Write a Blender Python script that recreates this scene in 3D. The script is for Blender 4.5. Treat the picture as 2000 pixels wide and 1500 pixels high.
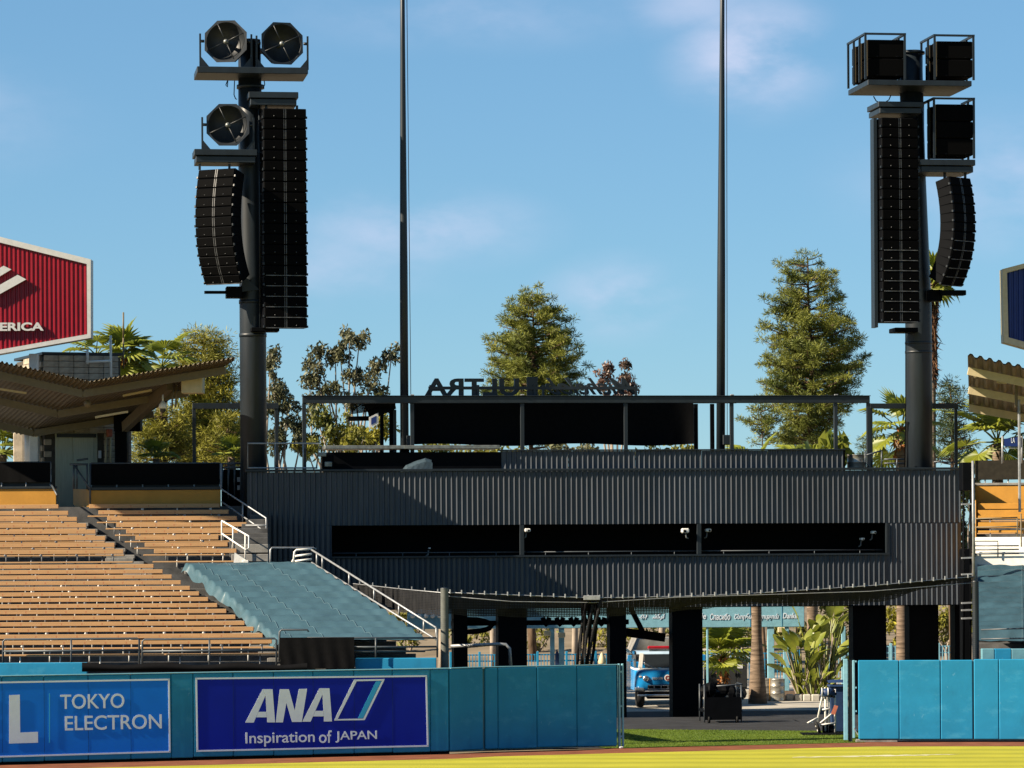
import bpy, math, random
from mathutils import Vector, Matrix
import numpy as np

scene = bpy.context.scene
for _o in list(bpy.data.objects):
    bpy.data.objects.remove(_o)
COL = scene.collection
R = math.radians

# ------------------------------------------------------------------ camera, sky, sun, exposure
FPX, CAM_H, ROLL = 7000.0, 6.0, 0.006      # focal length in photo pixels (2000 wide), eye height
HU, HV = 1000.0, 1060.0                    # principal point: the level horizon
cam_d = bpy.data.cameras.new('camera')
cam = bpy.data.objects.new('camera', cam_d)
COL.objects.link(cam)
cam.location = (0, 0, CAM_H)
cam.rotation_euler = (R(90), ROLL, 0)
cam_d.sensor_width = 36
cam_d.lens = FPX / 2000 * 36
cam_d.shift_y = (HV - 750) / 2000
cam_d.clip_start = 1
cam_d.clip_end = 6000
scene.camera = cam

SUN_EL, SUN_TH = 32.0, 19.5                # elevation; degrees in front of the image plane, from the left
world = bpy.data.worlds.new('World')
scene.world = world
world.use_nodes = True
nt = world.node_tree
for n in list(nt.nodes):
    nt.nodes.remove(n)
w_out = nt.nodes.new('ShaderNodeOutputWorld')
w_bg = nt.nodes.new('ShaderNodeBackground')
w_sky = nt.nodes.new('ShaderNodeTexSky')
w_sky.sky_type = 'NISHITA'
w_sky.sun_disc = False
w_sky.sun_elevation = R(SUN_EL)
w_sky.sun_rotation = R(270 - SUN_TH)
w_sky.altitude = 1200
w_sky.air_density = 1.0
w_sky.dust_density = 0.0
w_sky.ozone_density = 6.0
w_tint = nt.nodes.new('ShaderNodeMix'); w_tint.data_type = 'RGBA'; w_tint.blend_type = 'MULTIPLY'
w_tint.inputs[0].default_value = 1.0
w_tint.inputs[7].default_value = (0.87, 1.23, 1.40, 1)
w_gam = nt.nodes.new('ShaderNodeGamma'); w_gam.inputs[1].default_value = 0.65
nt.links.new(w_sky.outputs[0], w_gam.inputs[0])
nt.links.new(w_gam.outputs[0], w_tint.inputs[6])
# thin evening clouds: soft patches broken up by noise
w_tc = nt.nodes.new('ShaderNodeTexCoord')
w_map = nt.nodes.new('ShaderNodeMapping')
w_map.inputs['Scale'].default_value = (26, 26, 52)
nt.links.new(w_tc.outputs['Generated'], w_map.inputs[0])
w_no = nt.nodes.new('ShaderNodeTexNoise')
w_no.inputs['Scale'].default_value = 1.0
w_no.inputs['Detail'].default_value = 7
w_no.inputs['Roughness'].default_value = 0.55
nt.links.new(w_map.outputs[0], w_no.inputs['Vector'])
w_rmp = nt.nodes.new('ShaderNodeMapRange')
w_rmp.interpolation_type = 'SMOOTHSTEP'
w_rmp.inputs['From Min'].default_value = 0.30
w_rmp.inputs['From Max'].default_value = 0.72
nt.links.new(w_no.outputs[0], w_rmp.inputs[0])
w_sum = None
for (cx, cz, rx, rz, am) in ((.068, .136, .022, .016, .95), (.052, .150, .020, .010, .5), (-.026, .088, .034, .011, .60), (-.048, .078, .030, .012, .40), (.030, .068, .020, .011, .62),
                             (-.012, .148, .050, .010, .30), (.16, .10, .06, .02, .5), (-.19, .12, .06, .02, .5), (-.30, .16, .09, .03, .6), (.33, .17, .08, .03, .6), (.02, .30, .12, .04, .5)):
    mp = nt.nodes.new('ShaderNodeVectorMath'); mp.operation = 'SUBTRACT'
    nrm = Vector((cx, 1, cz)).normalized()
    mp.inputs[1].default_value = nrm
    nt.links.new(w_tc.outputs['Generated'], mp.inputs[0])
    ms = nt.nodes.new('ShaderNodeVectorMath'); ms.operation = 'MULTIPLY'; ms.inputs[1].default_value = (.7 / rx, .7 / rx, .7 / rz)
    nt.links.new(mp.outputs[0], ms.inputs[0])
    ln = nt.nodes.new('ShaderNodeVectorMath'); ln.operation = 'LENGTH'; nt.links.new(ms.outputs[0], ln.inputs[0])
    mr = nt.nodes.new('ShaderNodeMapRange'); mr.interpolation_type = 'SMOOTHSTEP'
    mr.inputs['From Min'].default_value = 1.0; mr.inputs['From Max'].default_value = 0.0; mr.inputs['To Max'].default_value = am
    nt.links.new(ln.outputs['Value'], mr.inputs[0])
    if w_sum is None: w_sum = mr.outputs[0]
    else:
        ad = nt.nodes.new('ShaderNodeMath'); ad.operation = 'MAXIMUM'
        nt.links.new(w_sum, ad.inputs[0]); nt.links.new(mr.outputs[0], ad.inputs[1]); w_sum = ad.outputs[0]
w_mul = nt.nodes.new('ShaderNodeMath'); w_mul.operation = 'MULTIPLY'
nt.links.new(w_rmp.outputs[0], w_mul.inputs[0]); nt.links.new(w_sum, w_mul.inputs[1])
w_cl = nt.nodes.new('ShaderNodeMix'); w_cl.data_type = 'RGBA'
w_cl.inputs[7].default_value = (4.3, 4.6, 5.9, 1)
nt.links.new(w_mul.outputs[0], w_cl.inputs[0])
nt.links.new(w_tint.outputs[2], w_cl.inputs[6])
nt.links.new(w_cl.outputs[2], w_bg.inputs[0])
w_bg.inputs[1].default_value = 0.0616
nt.links.new(w_bg.outputs[0], w_out.inputs[0])

sun_d = bpy.data.lights.new('sun', 'SUN')
sun_d.energy = 5.0
sun_d.angle = R(0.5)
sun_d.color = (1.0, 0.86, 0.66)
sun = bpy.data.objects.new('sun', sun_d)
COL.objects.link(sun)
S = Vector((-math.cos(R(SUN_TH)) * math.cos(R(SUN_EL)), -math.sin(R(SUN_TH)) * math.cos(R(SUN_EL)), math.sin(R(SUN_EL))))
sun.location = S * 100
sun.rotation_euler = (-S).to_track_quat('-Z', 'Y').to_euler()

scene.view_settings.view_transform = 'Standard'
scene.view_settings.look = 'None'
scene.view_settings.gamma = 1
scene.view_settings.exposure = 1.4
scene.view_settings.use_curve_mapping = False
scene.render.engine = 'CYCLES'
scene.cycles.max_bounces = 6
scene.cycles.transparent_max_bounces = 24

# ------------------------------------------------------------------ layout helpers
class Frame:
    """a place in the stadium: origin on the ground, x to the right, y to the back, turned by yaw"""
    def __init__(s, X, Y, yaw=0.0):
        s.X, s.Y, s.yaw = X, Y, R(yaw)
        s.c, s.n = math.cos(s.yaw), math.sin(s.yaw)
    def L(s, u, v, t=0.0):
        x, y = u - HU + ROLL * (HV - v), (HV - v) - ROLL * (u - HU)
        dx, dz = x / FPX, y / FPX
        k = (t + (-s.X * s.n + s.Y * s.c)) / (-dx * s.n + s.c)
        wx, wy, wz = dx * k, k, CAM_H + dz * k
        return ((wx - s.X) * s.c + (wy - s.Y) * s.n, t, wz)
    def W(s, p):
        return (s.X + p[0] * s.c - p[1] * s.n, s.Y + p[0] * s.n + p[1] * s.c, p[2])
WF = Frame(0, 0, 0)
def P(u, v, Y):
    return WF.L(u, v, Y)
def groundY(u, v):
    return FPX * CAM_H / -((HV - v) - ROLL * (u - HU))

# ------------------------------------------------------------------ mesh helpers
class MB:
    def __init__(s):
        s.v, s.f, s.sm = [], [], []
    def add(s, vs, fs, smooth=False):
        b = len(s.v)
        s.v += [tuple(p) for p in vs]
        s.f += [tuple(b + i for i in f) for f in fs]
        s.sm += [smooth] * len(fs)
        return s
    def box(s, a, b):
        x0, y0, z0 = a; x1, y1, z1 = b
        return s.add([(x0, y0, z0), (x1, y0, z0), (x1, y1, z0), (x0, y1, z0), (x0, y0, z1), (x1, y0, z1), (x1, y1, z1), (x0, y1, z1)],
              [(0, 3, 2, 1), (4, 5, 6, 7), (0, 1, 5, 4), (1, 2, 6, 5), (2, 3, 7, 6), (3, 0, 4, 7)])
    def cbox(s, a, b, c=0.01):
        # box with chamfered edges
        (x0, y0, z0), (x1, y1, z1) = a, b
        c = min(c, (x1 - x0) * .49, (y1 - y0) * .49, (z1 - z0) * .49)
        vs, idx = [], {}
        for i, X in enumerate((x0, x1)):
            for j, Y in enumerate((y0, y1)):
                for k, Z in enumerate((z0, z1)):
                    sx, sy, sz = (1, -1)[i], (1, -1)[j], (1, -1)[k]
                    idx[i, j, k] = len(vs)
                    vs += [(X, Y + sy * c, Z + sz * c), (X + sx * c, Y, Z + sz * c), (X + sx * c, Y + sy * c, Z)]
        q = lambda i, j, k, a: idx[i, j, k] + a
        fs = [(q(0,0,0,0), q(0,0,1,0), q(0,1,1,0), q(0,1,0,0)), (q(1,0,0,0), q(1,1,0,0), q(1,1,1,0), q(1,0,1,0)),
              (q(0,0,0,1), q(1,0,0,1), q(1,0,1,1), q(0,0,1,1)), (q(0,1,0,1), q(0,1,1,1), q(1,1,1,1), q(1,1,0,1)),
              (q(0,0,0,2), q(0,1,0,2), q(1,1,0,2), q(1,0,0,2)), (q(0,0,1,2), q(1,0,1,2), q(1,1,1,2), q(0,1,1,2))]
        for k in (0, 1):
            for j in (0, 1):
                fs.append((q(0,j,k,1), q(1,j,k,1), q(1,j,k,2), q(0,j,k,2)))
            for i in (0, 1):
                fs.append((q(i,0,k,0), q(i,1,k,0), q(i,1,k,2), q(i,0,k,2)))
        for i in (0, 1):
            for j in (0, 1):
                fs.append((q(i,j,0,0), q(i,j,1,0), q(i,j,1,1), q(i,j,0,1)))
                for k in (0, 1):
                    fs.append((q(i,j,k,0), q(i,j,k,1), q(i,j,k,2)))
        return s.add(vs, fs)
    def beam(s, p0, p1, w, h, up=(0, 0, 1)):
        p0, p1 = Vector(p0), Vector(p1)
        d = (p1 - p0).normalized(); up = Vector(up)
        r = d.cross(up)
        if r.length < 1e-4: r = d.cross(Vector((0, 1, 0)))
        r.normalize(); q = r.cross(d)
        r *= w / 2; q *= h / 2
        vs = [p0 - r - q, p0 + r - q, p0 + r + q, p0 - r + q, p1 - r - q, p1 + r - q, p1 + r + q, p1 - r + q]
        return s.add(vs, [(0, 3, 2, 1), (4, 5, 6, 7), (0, 1, 5, 4), (1, 2, 6, 5), (2, 3, 7, 6), (3, 0, 4, 7)])
    def tube(s, pts, r, n=8, caps=True):
        pts = [Vector(p) for p in pts]
        rs = list(r) if isinstance(r, (list, tuple)) else [r] * len(pts)
        b = len(s.v); prev = None
        for i, p in enumerate(pts):
            d = (pts[min(i + 1, len(pts) - 1)] - pts[max(i - 1, 0)]).normalized()
            a = prev if prev is not None else (Vector((0, 0, 1)) if abs(d.z) < .9 else Vector((1, 0, 0)))
            x = (a - d * a.dot(d))
            if x.length < 1e-5: x = d.orthogonal()
            x.normalize(); prev = x; y = d.cross(x)
            for k in range(n):
                t = 2 * math.pi * k / n
                s.v.append(tuple(p + (x * math.cos(t) + y * math.sin(t)) * rs[i]))
        for i in range(len(pts) - 1):
            for k in range(n):
                s.f.append((b + i * n + k, b + i * n + (k + 1) % n, b + (i + 1) * n + (k + 1) % n, b + (i + 1) * n + k)); s.sm.append(True)
        if caps:
            s.f.append(tuple(b + k for k in reversed(range(n)))); s.sm.append(False)
            e = b + (len(pts) - 1) * n
            s.f.append(tuple(e + k for k in range(n))); s.sm.append(False)
        return s
    def prism(s, poly, vec):
        n = len(poly); vec = Vector(vec)
        vs = [Vector(p) for p in poly] + [Vector(p) + vec for p in poly]
        fs = [tuple(range(n)), tuple(reversed(range(n, 2 * n)))] + [(i, i + n, (i + 1) % n + n, (i + 1) % n) for i in range(n)]
        return s.add(vs, fs)
    def lathe(s, c, prof, n=20, M=None):
        # prof: (radius, height) pairs round local z; M turns it
        b = len(s.v); c = Vector(c)
        for (r, z) in prof:
            for k in range(n):
                t = 2 * math.pi * k / n
                p = Vector((r * math.cos(t), r * math.sin(t), z))
                s.v.append(tuple(c + (M @ p if M else p)))
        for i in range(len(prof) - 1):
            for k in range(n):
                s.f.append((b + i * n + k, b + i * n + (k + 1) % n, b + (i + 1) * n + (k + 1) % n, b + (i + 1) * n + k)); s.sm.append(True)
        return s
    def ball(s, c, r, n=10, m=6):
        return s.lathe(c, [(max(r * math.sin(math.pi * i / m), 1e-4), -r * math.cos(math.pi * i / m)) for i in range(m + 1)], n)
    def grid(s, pts, smooth=True):
        # pts[i][j] rows of points
        n, m = len(pts), len(pts[0])
        return s.add([p for row in pts for p in row],
              [(i * m + j, i * m + j + 1, (i + 1) * m + j + 1, (i + 1) * m + j) for i in range(n - 1) for j in range(m - 1)], smooth)
    def mesh(s, name, org=(0, 0, 0)):
        me = bpy.data.meshes.new(name)
        o = org
        me.from_pydata([(p[0] - o[0], p[1] - o[1], p[2] - o[2]) for p in s.v], [], s.f)
        me.polygons.foreach_set('use_smooth', s.sm)
        me.update()
        return me

ORG = {}
def tag(o, label=None, cat=None, group=None, kind=None):
    if label: o['label'] = label
    if cat: o['category'] = cat
    if group: o['group'] = group
    if kind: o['kind'] = kind
    return o
def thing(name, label, cat, org=(0, 0, 0), frame=WF, group=None):
    """an Empty at the thing's base; its parts are modelled in the frame's coordinates"""
    o = bpy.data.objects.new(name, None)
    COL.objects.link(o)
    o.location = frame.W(org)
    o.rotation_euler = (0, 0, frame.yaw)
    o.empty_display_size = .2
    ORG[o.name] = org
    return tag(o, label, cat, group)
def link(me, name, m, parent):
    o = bpy.data.objects.new(name, me)
    COL.objects.link(o)
    if m and not me.materials: me.materials.append(m)
    o.parent = parent
    if parent: ORG[o.name] = ORG[parent.name]
    return o
def part(name, mb, m, parent):
    return link(mb.mesh(name, ORG[parent.name]), name, m, parent)
def solo(name, mb, m, label, cat, org=(0, 0, 0), frame=WF, group=None):
    o = link(mb.mesh(name, org), name, m, None)
    o.location = frame.W(org)
    o.rotation_euler = (0, 0, frame.yaw)
    ORG[o.name] = org
    return tag(o, label, cat, group)
def struct(name, mb, m):
    return tag(link(mb.mesh(name), name, m, None), kind='structure')
def copy_tree(o, parent=None):
    c = o.copy(); COL.objects.link(c); c.parent = parent
    for ch in [x for x in bpy.data.objects if x.parent == o]:
        copy_tree(ch, c)
    return c

# ------------------------------------------------------------------ materials
def N(t, kind, **kw):
    n = t.nodes.new(kind)
    for k, v in kw.items():
        if k in n.inputs.keys(): n.inputs[k].default_value = v
        else: setattr(n, k, v)
    return n
def ALB(name):
    # overall albedo trim, so that sunlit surfaces sit right at this exposure
    if any(w in name for w in ('black', 'cladding', 'interior', 'steel', 'grille', 'glass', 'tyre', 'net', 'chrome', 'dark', 'strip')): return 1.0
    if any(w in name for w in ('needle', 'leaf', 'leaves', 'shrub')): return .80
    if any(w in name for w in ('white', 'rail', 'chalk', 'paper', 'frame', 'pale', 'plaza', 'block')): return .85
    return .68
def mat(name, col, rough=.6, spec=.4, metal=0.0, var=.12, scale=6.0, bump=0.0, bscale=40.0, col2=None, stretch=(1, 1, 1), island=0.0, trans=0.0, coat=0.0):
    k = ALB(name)
    col = tuple(c * k for c in col)
    if col2: col2 = tuple(c * k for c in col2)
    m = bpy.data.materials.new(name); m.use_nodes = True
    t = m.node_tree; b = t.nodes['Principled BSDF']
    b.inputs['Roughness'].default_value = rough
    b.inputs['Specular IOR Level'].default_value = spec
    b.inputs['Metallic'].default_value = metal
    b.inputs['Coat Weight'].default_value = coat
    tc = N(t, 'ShaderNodeTexCoord'); mp = N(t, 'ShaderNodeMapping'); mp.inputs['Scale'].default_value = stretch
    t.links.new(tc.outputs['Object'], mp.inputs[0])
    no = N(t, 'ShaderNodeTexNoise', Scale=scale, Detail=6.0, Roughness=.6)
    t.links.new(mp.outputs[0], no.inputs['Vector'])
    c2 = col2 if col2 else tuple(max(0, c * (1 - 2.2 * var)) for c in col)
    c1 = col if col2 else tuple(min(1, c * (1 + var)) for c in col)
    mr = N(t, 'ShaderNodeMapRange'); mr.inputs['From Min'].default_value = .3; mr.inputs['From Max'].default_value = .7
    t.links.new(no.outputs[0], mr.inputs[0])
    mx = N(t, 'ShaderNodeMix', data_type='RGBA')
    mx.inputs[6].default_value = (*c1, 1); mx.inputs[7].default_value = (*c2, 1)
    t.links.new(mr.outputs[0], mx.inputs[0])
    out = mx.outputs[2]
    if island:
        ge = N(t, 'ShaderNodeNewGeometry'); hs = N(t, 'ShaderNodeHueSaturation')
        m2 = N(t, 'ShaderNodeMapRange'); m2.inputs['To Min'].default_value = 1 - island; m2.inputs['To Max'].default_value = 1 + island
        t.links.new(ge.outputs['Random Per Island'], m2.inputs[0]); t.links.new(m2.outputs[0], hs.inputs['Value'])
        t.links.new(out, hs.inputs['Color']); out = hs.outputs[0]
    t.links.new(out, b.inputs['Base Color'])
    if bump:
        nb = N(t, 'ShaderNodeTexNoise', Scale=bscale, Detail=4.0)
        t.links.new(mp.outputs[0], nb.inputs['Vector'])
        bp = N(t, 'ShaderNodeBump', Strength=bump, Distance=.02)
        t.links.new(nb.outputs[0], bp.inputs['Height']); t.links.new(bp.outputs[0], b.inputs['Normal'])
    if trans:
        tr = N(t, 'ShaderNodeBsdfTranslucent'); ms = N(t, 'ShaderNodeMixShader'); ms.inputs[0].default_value = trans
        t.links.new(out, tr.inputs[0]); t.links.new(b.outputs[0], ms.inputs[1]); t.links.new(tr.outputs[0], ms.inputs[2])
        t.links.new(ms.outputs[0], t.nodes['Material Output'].inputs[0])
    return m
M = {}
M['cladding'] = mat('black_cladding', (.027, .034, .045), .45, .45, var=.16, scale=.45, stretch=(1, 1, .5))
M['black'] = mat('black_paint', (.0022, .0026, .0036), .6, .05, var=.15, scale=3)
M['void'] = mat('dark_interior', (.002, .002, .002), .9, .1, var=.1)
M['steel_dark'] = mat('dark_green_grey_steel', (.009, .014, .019), .45, .4, var=.18, scale=4, stretch=(1, 1, .2))
M['steel_light'] = mat('worn_grey_steel', (.20, .21, .20), .4, .5, metal=.4, var=.25, scale=5)
M['grille'] = mat('speaker_grille', (.0018, .0018, .002), .8, .04, var=.15, scale=20)
M['horn'] = mat('horn_plastic', (.026, .030, .035), .45, .4, var=.1)
M['rail_grey'] = mat('galvanised_rail', (.33, .34, .35), .45, .5, metal=.3, var=.15)
M['rail_dark'] = mat('dark_rail', (.045, .055, .065), .45, .5, var=.1)
M['white_paint'] = mat('white_paint', (.78, .76, .70), .5, .4, var=.06)
M['wall_blue'] = mat('padded_wall_blue', (.020, .275, .50), .6, .2, var=.06, scale=1.2, bump=.35, bscale=2.2)
M['wall_cap'] = mat('wall_cap_blue', (.16, .38, .46), .5, .4, var=.08)
M['pale_blue'] = mat('pale_blue_paint', (.20, .42, .52), .5, .4, var=.08)
M['ad_blue'] = mat('ad_light_blue', (.002, .23, .98), .55, .2, var=.04, scale=1)
M['ad_navy'] = mat('ad_navy', (.002, .018, .44), .55, .15, var=.04, scale=1)
M['ad_white'] = mat('ad_white', (.72, .80, .90), .5, .4, var=.03)
M['ad_cyan'] = mat('ad_cyan', (.03, .48, .90), .5, .4, var=.03)
M['concrete'] = mat('concrete', (.30, .29, .27), .85, .2, var=.18, scale=2.5, bump=.2)
M['concrete_pale'] = mat('pale_concrete', (.50, .48, .43), .85, .2, var=.12, scale=1.2, bump=.15)
M['concrete_dark'] = mat('stained_concrete', (.12, .12, .12), .85, .2, var=.22, scale=2.0, bump=.2)
M['yellow'] = mat('yellow_wall', (.62, .30, .045), .6, .3, var=.07, scale=2)
M['tarp'] = mat('grey_blue_tarp', (.060, .130, .165), .5, .4, var=.12, scale=1.2, bump=.10, bscale=9)
M['seam'] = mat('tarp_seam', (.12, .21, .25), .6, .3, var=.1)
M['screen'] = mat('black_windscreen', (.0025, .0025, .003), .85, .1, var=.2, scale=8)
M['roof_tan'] = mat('tan_roof_sheet', (.125, .095, .045), .55, .4, var=.10, scale=2)
M['roof_beam'] = mat('tan_beam', (.20, .155, .085), .55, .4, var=.08)
M['roof_beam_pale'] = mat('cream_beam', (.72, .60, .36), .55, .4, var=.06)
M['roof_brown'] = mat('brown_roof_sheet', (.26, .19, .095), .55, .4, var=.12, scale=2)
M['red'] = mat('sign_red', (.36, .005, .020), .45, .4, var=.07, scale=2)
M['navy'] = mat('sign_navy', (.010, .035, .20), .45, .4, var=.07, scale=2)
M['sign_frame'] = mat('sign_frame', (.55, .55, .53), .5, .4, var=.06)
M['block'] = mat('stone_block', (.46, .39, .30), .85, .2, var=.22, scale=2.2, bump=.35, bscale=25)
M['mortar'] = mat('mortar', (.11, .10, .085), .9, .1)
M['door_green'] = mat('brushed_lift_door', (.62, .62, .46), .45, .4, metal=.1, var=.08, stretch=(4, 4, .3))
M['trunk'] = mat('bark', (.17, .115, .075), .9, .1, var=.3, scale=5, bump=.5, bscale=12, stretch=(1, 1, .3))
M['trunk_pale'] = mat('pale_bark', (.36, .30, .24), .85, .1, var=.25, scale=3, bump=.3, stretch=(1, 1, .3))
M['palm_trunk'] = mat('palm_bark', (.27, .20, .145), .9, .1, var=.3, scale=4, bump=.5, bscale=10, stretch=(.5, .5, 5))
M['palm_skirt'] = mat('dead_palm_skirt', (.16, .085, .045), .9, .1, var=.3, scale=8, island=.4)
M['orange_boot'] = mat('palm_boot', (.50, .20, .07), .8, .1, var=.3, scale=8, island=.3)
M['needle'] = mat('pine_needles', (.29, .285, .036), .6, .3, scale=.45, col2=(.08, .115, .026), island=.45, trans=.25)
M['needle_dark'] = mat('dark_pine_needles', (.085, .105, .034), .6, .3, scale=.5, col2=(.035, .055, .022), island=.4, trans=.2)
M['needle_yellow'] = mat('yellow_green_needles', (.38, .33, .028), .6, .3, scale=.35, col2=(.12, .135, .022), island=.4, trans=.25)
M['gum'] = mat('gum_leaves', (.15, .14, .068), .5, .3, scale=.5, col2=(.07, .085, .036), island=.45, trans=.2)
M['gum_red'] = mat('reddish_gum_leaves', (.22, .105, .08), .5, .4, scale=.6, col2=(.10, .075, .05), island=.45, trans=.2)
M['bush'] = mat('shrub_leaves', (.27, .25, .032), .55, .35, scale=.5, col2=(.08, .105, .02), island=.45, trans=.25)
M['palm_leaf'] = mat('fan_palm_leaf', (.30, .31, .03), .45, .45, scale=1.0, col2=(.13, .175, .022), island=.25, trans=.35)
M['banana_leaf'] = mat('banana_leaf', (.33, .34, .045), .35, .5, scale=1.2, col2=(.06, .11, .018), island=.35, trans=.35)
M['glass'] = mat('dark_glass', (.02, .025, .03), .08, .6, var=.05)
M['truck_blue'] = mat('truck_blue', (.018, .34, .82), .25, .5, var=.05, scale=2, coat=.5)
M['chrome'] = mat('chrome', (.55, .56, .57), .22, .6, metal=.9, var=.1)
M['tyre'] = mat('tyre', (.018, .018, .018), .85, .2)
M['red_lens'] = mat('red_lens', (.42, .012, .02), .25, .5)
M['bin_blue'] = mat('bin_blue', (.022, .055, .15), .5, .4)
M['bright_metal'] = mat('bare_drum', (.52, .49, .43), .35, .5, metal=.6, var=.2, scale=3, stretch=(1, 1, 6))
M['orange_tag'] = mat('orange_tag', (.65, .20, .12), .6, .3)
M['paper'] = mat('paper_notice', (.62, .62, .62), .7, .2, var=.05)
M['locker'] = mat('charcoal_locker', (.030, .032, .036), .55, .35)
# ------------------------------------------------------------------ ground
def turf_mat(name, c1, c2, c3, stripe, ang):
    m = mat(name, c1, .85, .15, scale=.5, col2=c2, bump=.6, bscale=18)
    t = m.node_tree; b = t.nodes['Principled BSDF']
    src = b.inputs['Base Color'].links[0].from_socket
    tc = N(t, 'ShaderNodeTexCoord'); mp = N(t, 'ShaderNodeMapping'); mp.inputs['Rotation'].default_value = (0, 0, R(ang))
    t.links.new(tc.outputs['Object'], mp.inputs[0])
    wv = N(t, 'ShaderNodeTexWave', Scale=stripe, Distortion=5.0, Detail=3.0); wv.bands_direction = 'Y'
    wv.inputs['Detail Scale'].default_value = .25
    t.links.new(mp.outputs[0], wv.inputs['Vector'])
    fine = N(t, 'ShaderNodeTexNoise', Scale=1.0, Detail=6.0, Roughness=.7)
    m3 = N(t, 'ShaderNodeMapping'); m3.inputs['Scale'].default_value = (.8, 2.5, 1); t.links.new(tc.outputs['Object'], m3.inputs[0])
    t.links.new(m3.outputs[0], fine.inputs['Vector'])
    pw = N(t, 'ShaderNodeMath', operation='POWER'); pw.inputs[1].default_value = 1.6; t.links.new(wv.outputs[1], pw.inputs[0])
    ad = N(t, 'ShaderNodeMath', operation='MULTIPLY'); t.links.new(pw.outputs[0], ad.inputs[0]); t.links.new(fine.outputs[0], ad.inputs[1])
    mx = N(t, 'ShaderNodeMix', data_type='RGBA'); mx.inputs[7].default_value = (*c3, 1)
    t.links.new(ad.outputs[0], mx.inputs[0]); t.links.new(src, mx.inputs[6]); t.links.new(mx.outputs[2], b.inputs['Base Color'])
    return m
def sheet(name, pts, z, m):
    return struct(name, MB().add([(p[0], p[1], z) for p in pts], [tuple(range(len(pts)))]), m)
M['field'] = turf_mat('field_turf', (.54, .50, .045), (.43, .41, .038), (.17, .18, .018), .17, 2)
M['turf'] = turf_mat('bullpen_turf', (.13, .19, .014), (.085, .14, .012), (.07, .12, .011), .3, 12)
M['dirt'] = mat('warning_track', (.26, .095, .050), .95, .1, var=.15, scale=1.5, bump=.3)
M['plaza'] = mat('plaza_paving', (.42, .39, .34), .85, .2, var=.15, scale=.6, bump=.15)
M['asphalt_shade'] = mat('asphalt_shade', (.042, .044, .050), .85, .2, var=.2, scale=1.2, bump=.2)  # dark tone also stands in for the shade under the building
M['dry_ground'] = mat('dry_earth', (.30, .24, .165), .95, .1, var=.2, scale=.2, bump=.3, bscale=3)

sheet('ground', [(-3000, -300), (3000, -300), (3000, 5000), (-3000, 5000)], -.02, M['dry_ground'])
FENCE_L = [(u, Y) for u, Y in ((-120, 97.6), (376, 99.7), (875, 102.0), (945, 102.9), (1205, 104.25))]
FENCE_R = [(1672, 106.7), (1900, 106.45), (2120, 106.1)]
def fx(u, Y): return (u - HU) / FPX * Y
edge = [(fx(u, Y), Y) for u, Y in FENCE_L + FENCE_R]
edge = [(edge[0][0] - 30, edge[0][1] - 7)] + edge + [(edge[-1][0] + 30, edge[-1][1] - 2)]
def off(poly, d): return [(x + .12 * d, y - d) for x, y in poly]
sheet('warning_track', edge + [(60, 60), (-60, 60)], 0.0, M['dirt'])
sheet('field_grass', off(edge, 2.35) + [(60, 30), (-60, 30)], .006, M['field'])
sheet('plaza_pavement', [(-60, 123.2), (70, 129.5), (70, 165), (-60, 165)], -.006, M['plaza'])
sheet('bullpen_floor', [(-30, 99), (2.8, 104.6), (24, 107.0), (60, 129.6), (-60, 123.6)], -.003, M['asphalt_shade'])  # carried back under the building, its dark colour painting the shade there
tx0, tx1 = fx(1205, 104.3), fx(1672, 106.7)
sheet('bullpen_grass', [(tx0 - .3, 104.1), (tx1 + .2, 106.5), (12.6, 112.2), (2.6, 115.0), (1.0, 110)], .009, M['turf'])

# ------------------------------------------------------------------ outfield wall, left
def seg_frame(a, b):
    (x0, y0), (x1, y1) = (fx(*a), a[1]), (fx(*b), b[1])
    return Frame(x0, y0, math.degrees(math.atan2(y1 - y0, x1 - x0))), math.hypot(x1 - x0, y1 - y0)
WT, WB, WD = 2.42, .085, .09
def scuffs():
    # ball marks and rubbed patches on the padded vinyl
    t = M['wall_blue'].node_tree; b = t.nodes['Principled BSDF']
    src = b.inputs['Base Color'].links[0].from_socket
    tc = N(t, 'ShaderNodeTexCoord')
    for sc, st, lo, hi, col, am in ((2.2, (1, 1, .35), .60, .72, (.012, .12, .22), .45), (7.0, (1, 1, .6), .66, .74, (.16, .34, .46), .5), (1.1, (1, 1, 2.5), .55, .75, (.07, .30, .44), .5)):
        mp = N(t, 'ShaderNodeMapping'); mp.inputs['Scale'].default_value = st; t.links.new(tc.outputs['Object'], mp.inputs[0])
        no = N(t, 'ShaderNodeTexNoise', Scale=sc, Detail=8.0, Roughness=.65); t.links.new(mp.outputs[0], no.inputs['Vector'])
        mr = N(t, 'ShaderNodeMapRange'); mr.inputs['From Min'].default_value = lo; mr.inputs['From Max'].default_value = hi; mr.inputs['To Max'].default_value = am
        t.links.new(no.outputs[0], mr.inputs[0])
        mx = N(t, 'ShaderNodeMix', data_type='RGBA'); mx.inputs[7].default_value = (*col, 1)
        t.links.new(mr.outputs[0], mx.inputs[0]); t.links.new(src, mx.inputs[6]); src = mx.outputs[2]
    t.links.new(src, b.inputs['Base Color'])
scuffs()
def wall_panels(root, fr, us, base=None, top=WT, name='padded_panel'):
    out = []
    for a, b in zip(us[:-1], us[1:]):
        s0, s1 = fr.L(a, 1380)[0], fr.L(b, 1380)[0]
        j = random.uniform(0, .006)
        mb = MB().cbox((s0 + .006, -WD - j, WB + random.uniform(-.008, .008)), (s1 - .006, -.004, top), .022)
        out.append(part(name, mb, M['wall_blue'], root))
    return out
random.seed(4)
FL, fl_len = seg_frame(FENCE_L[0], FENCE_L[2])
s_u = lambda fr, u: fr.L(u, 1380)[0]
wl = thing('outfield_wall', 'long blue padded outfield wall carrying the two sponsor boards', 'wall', (0, 0, 0), FL)
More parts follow.
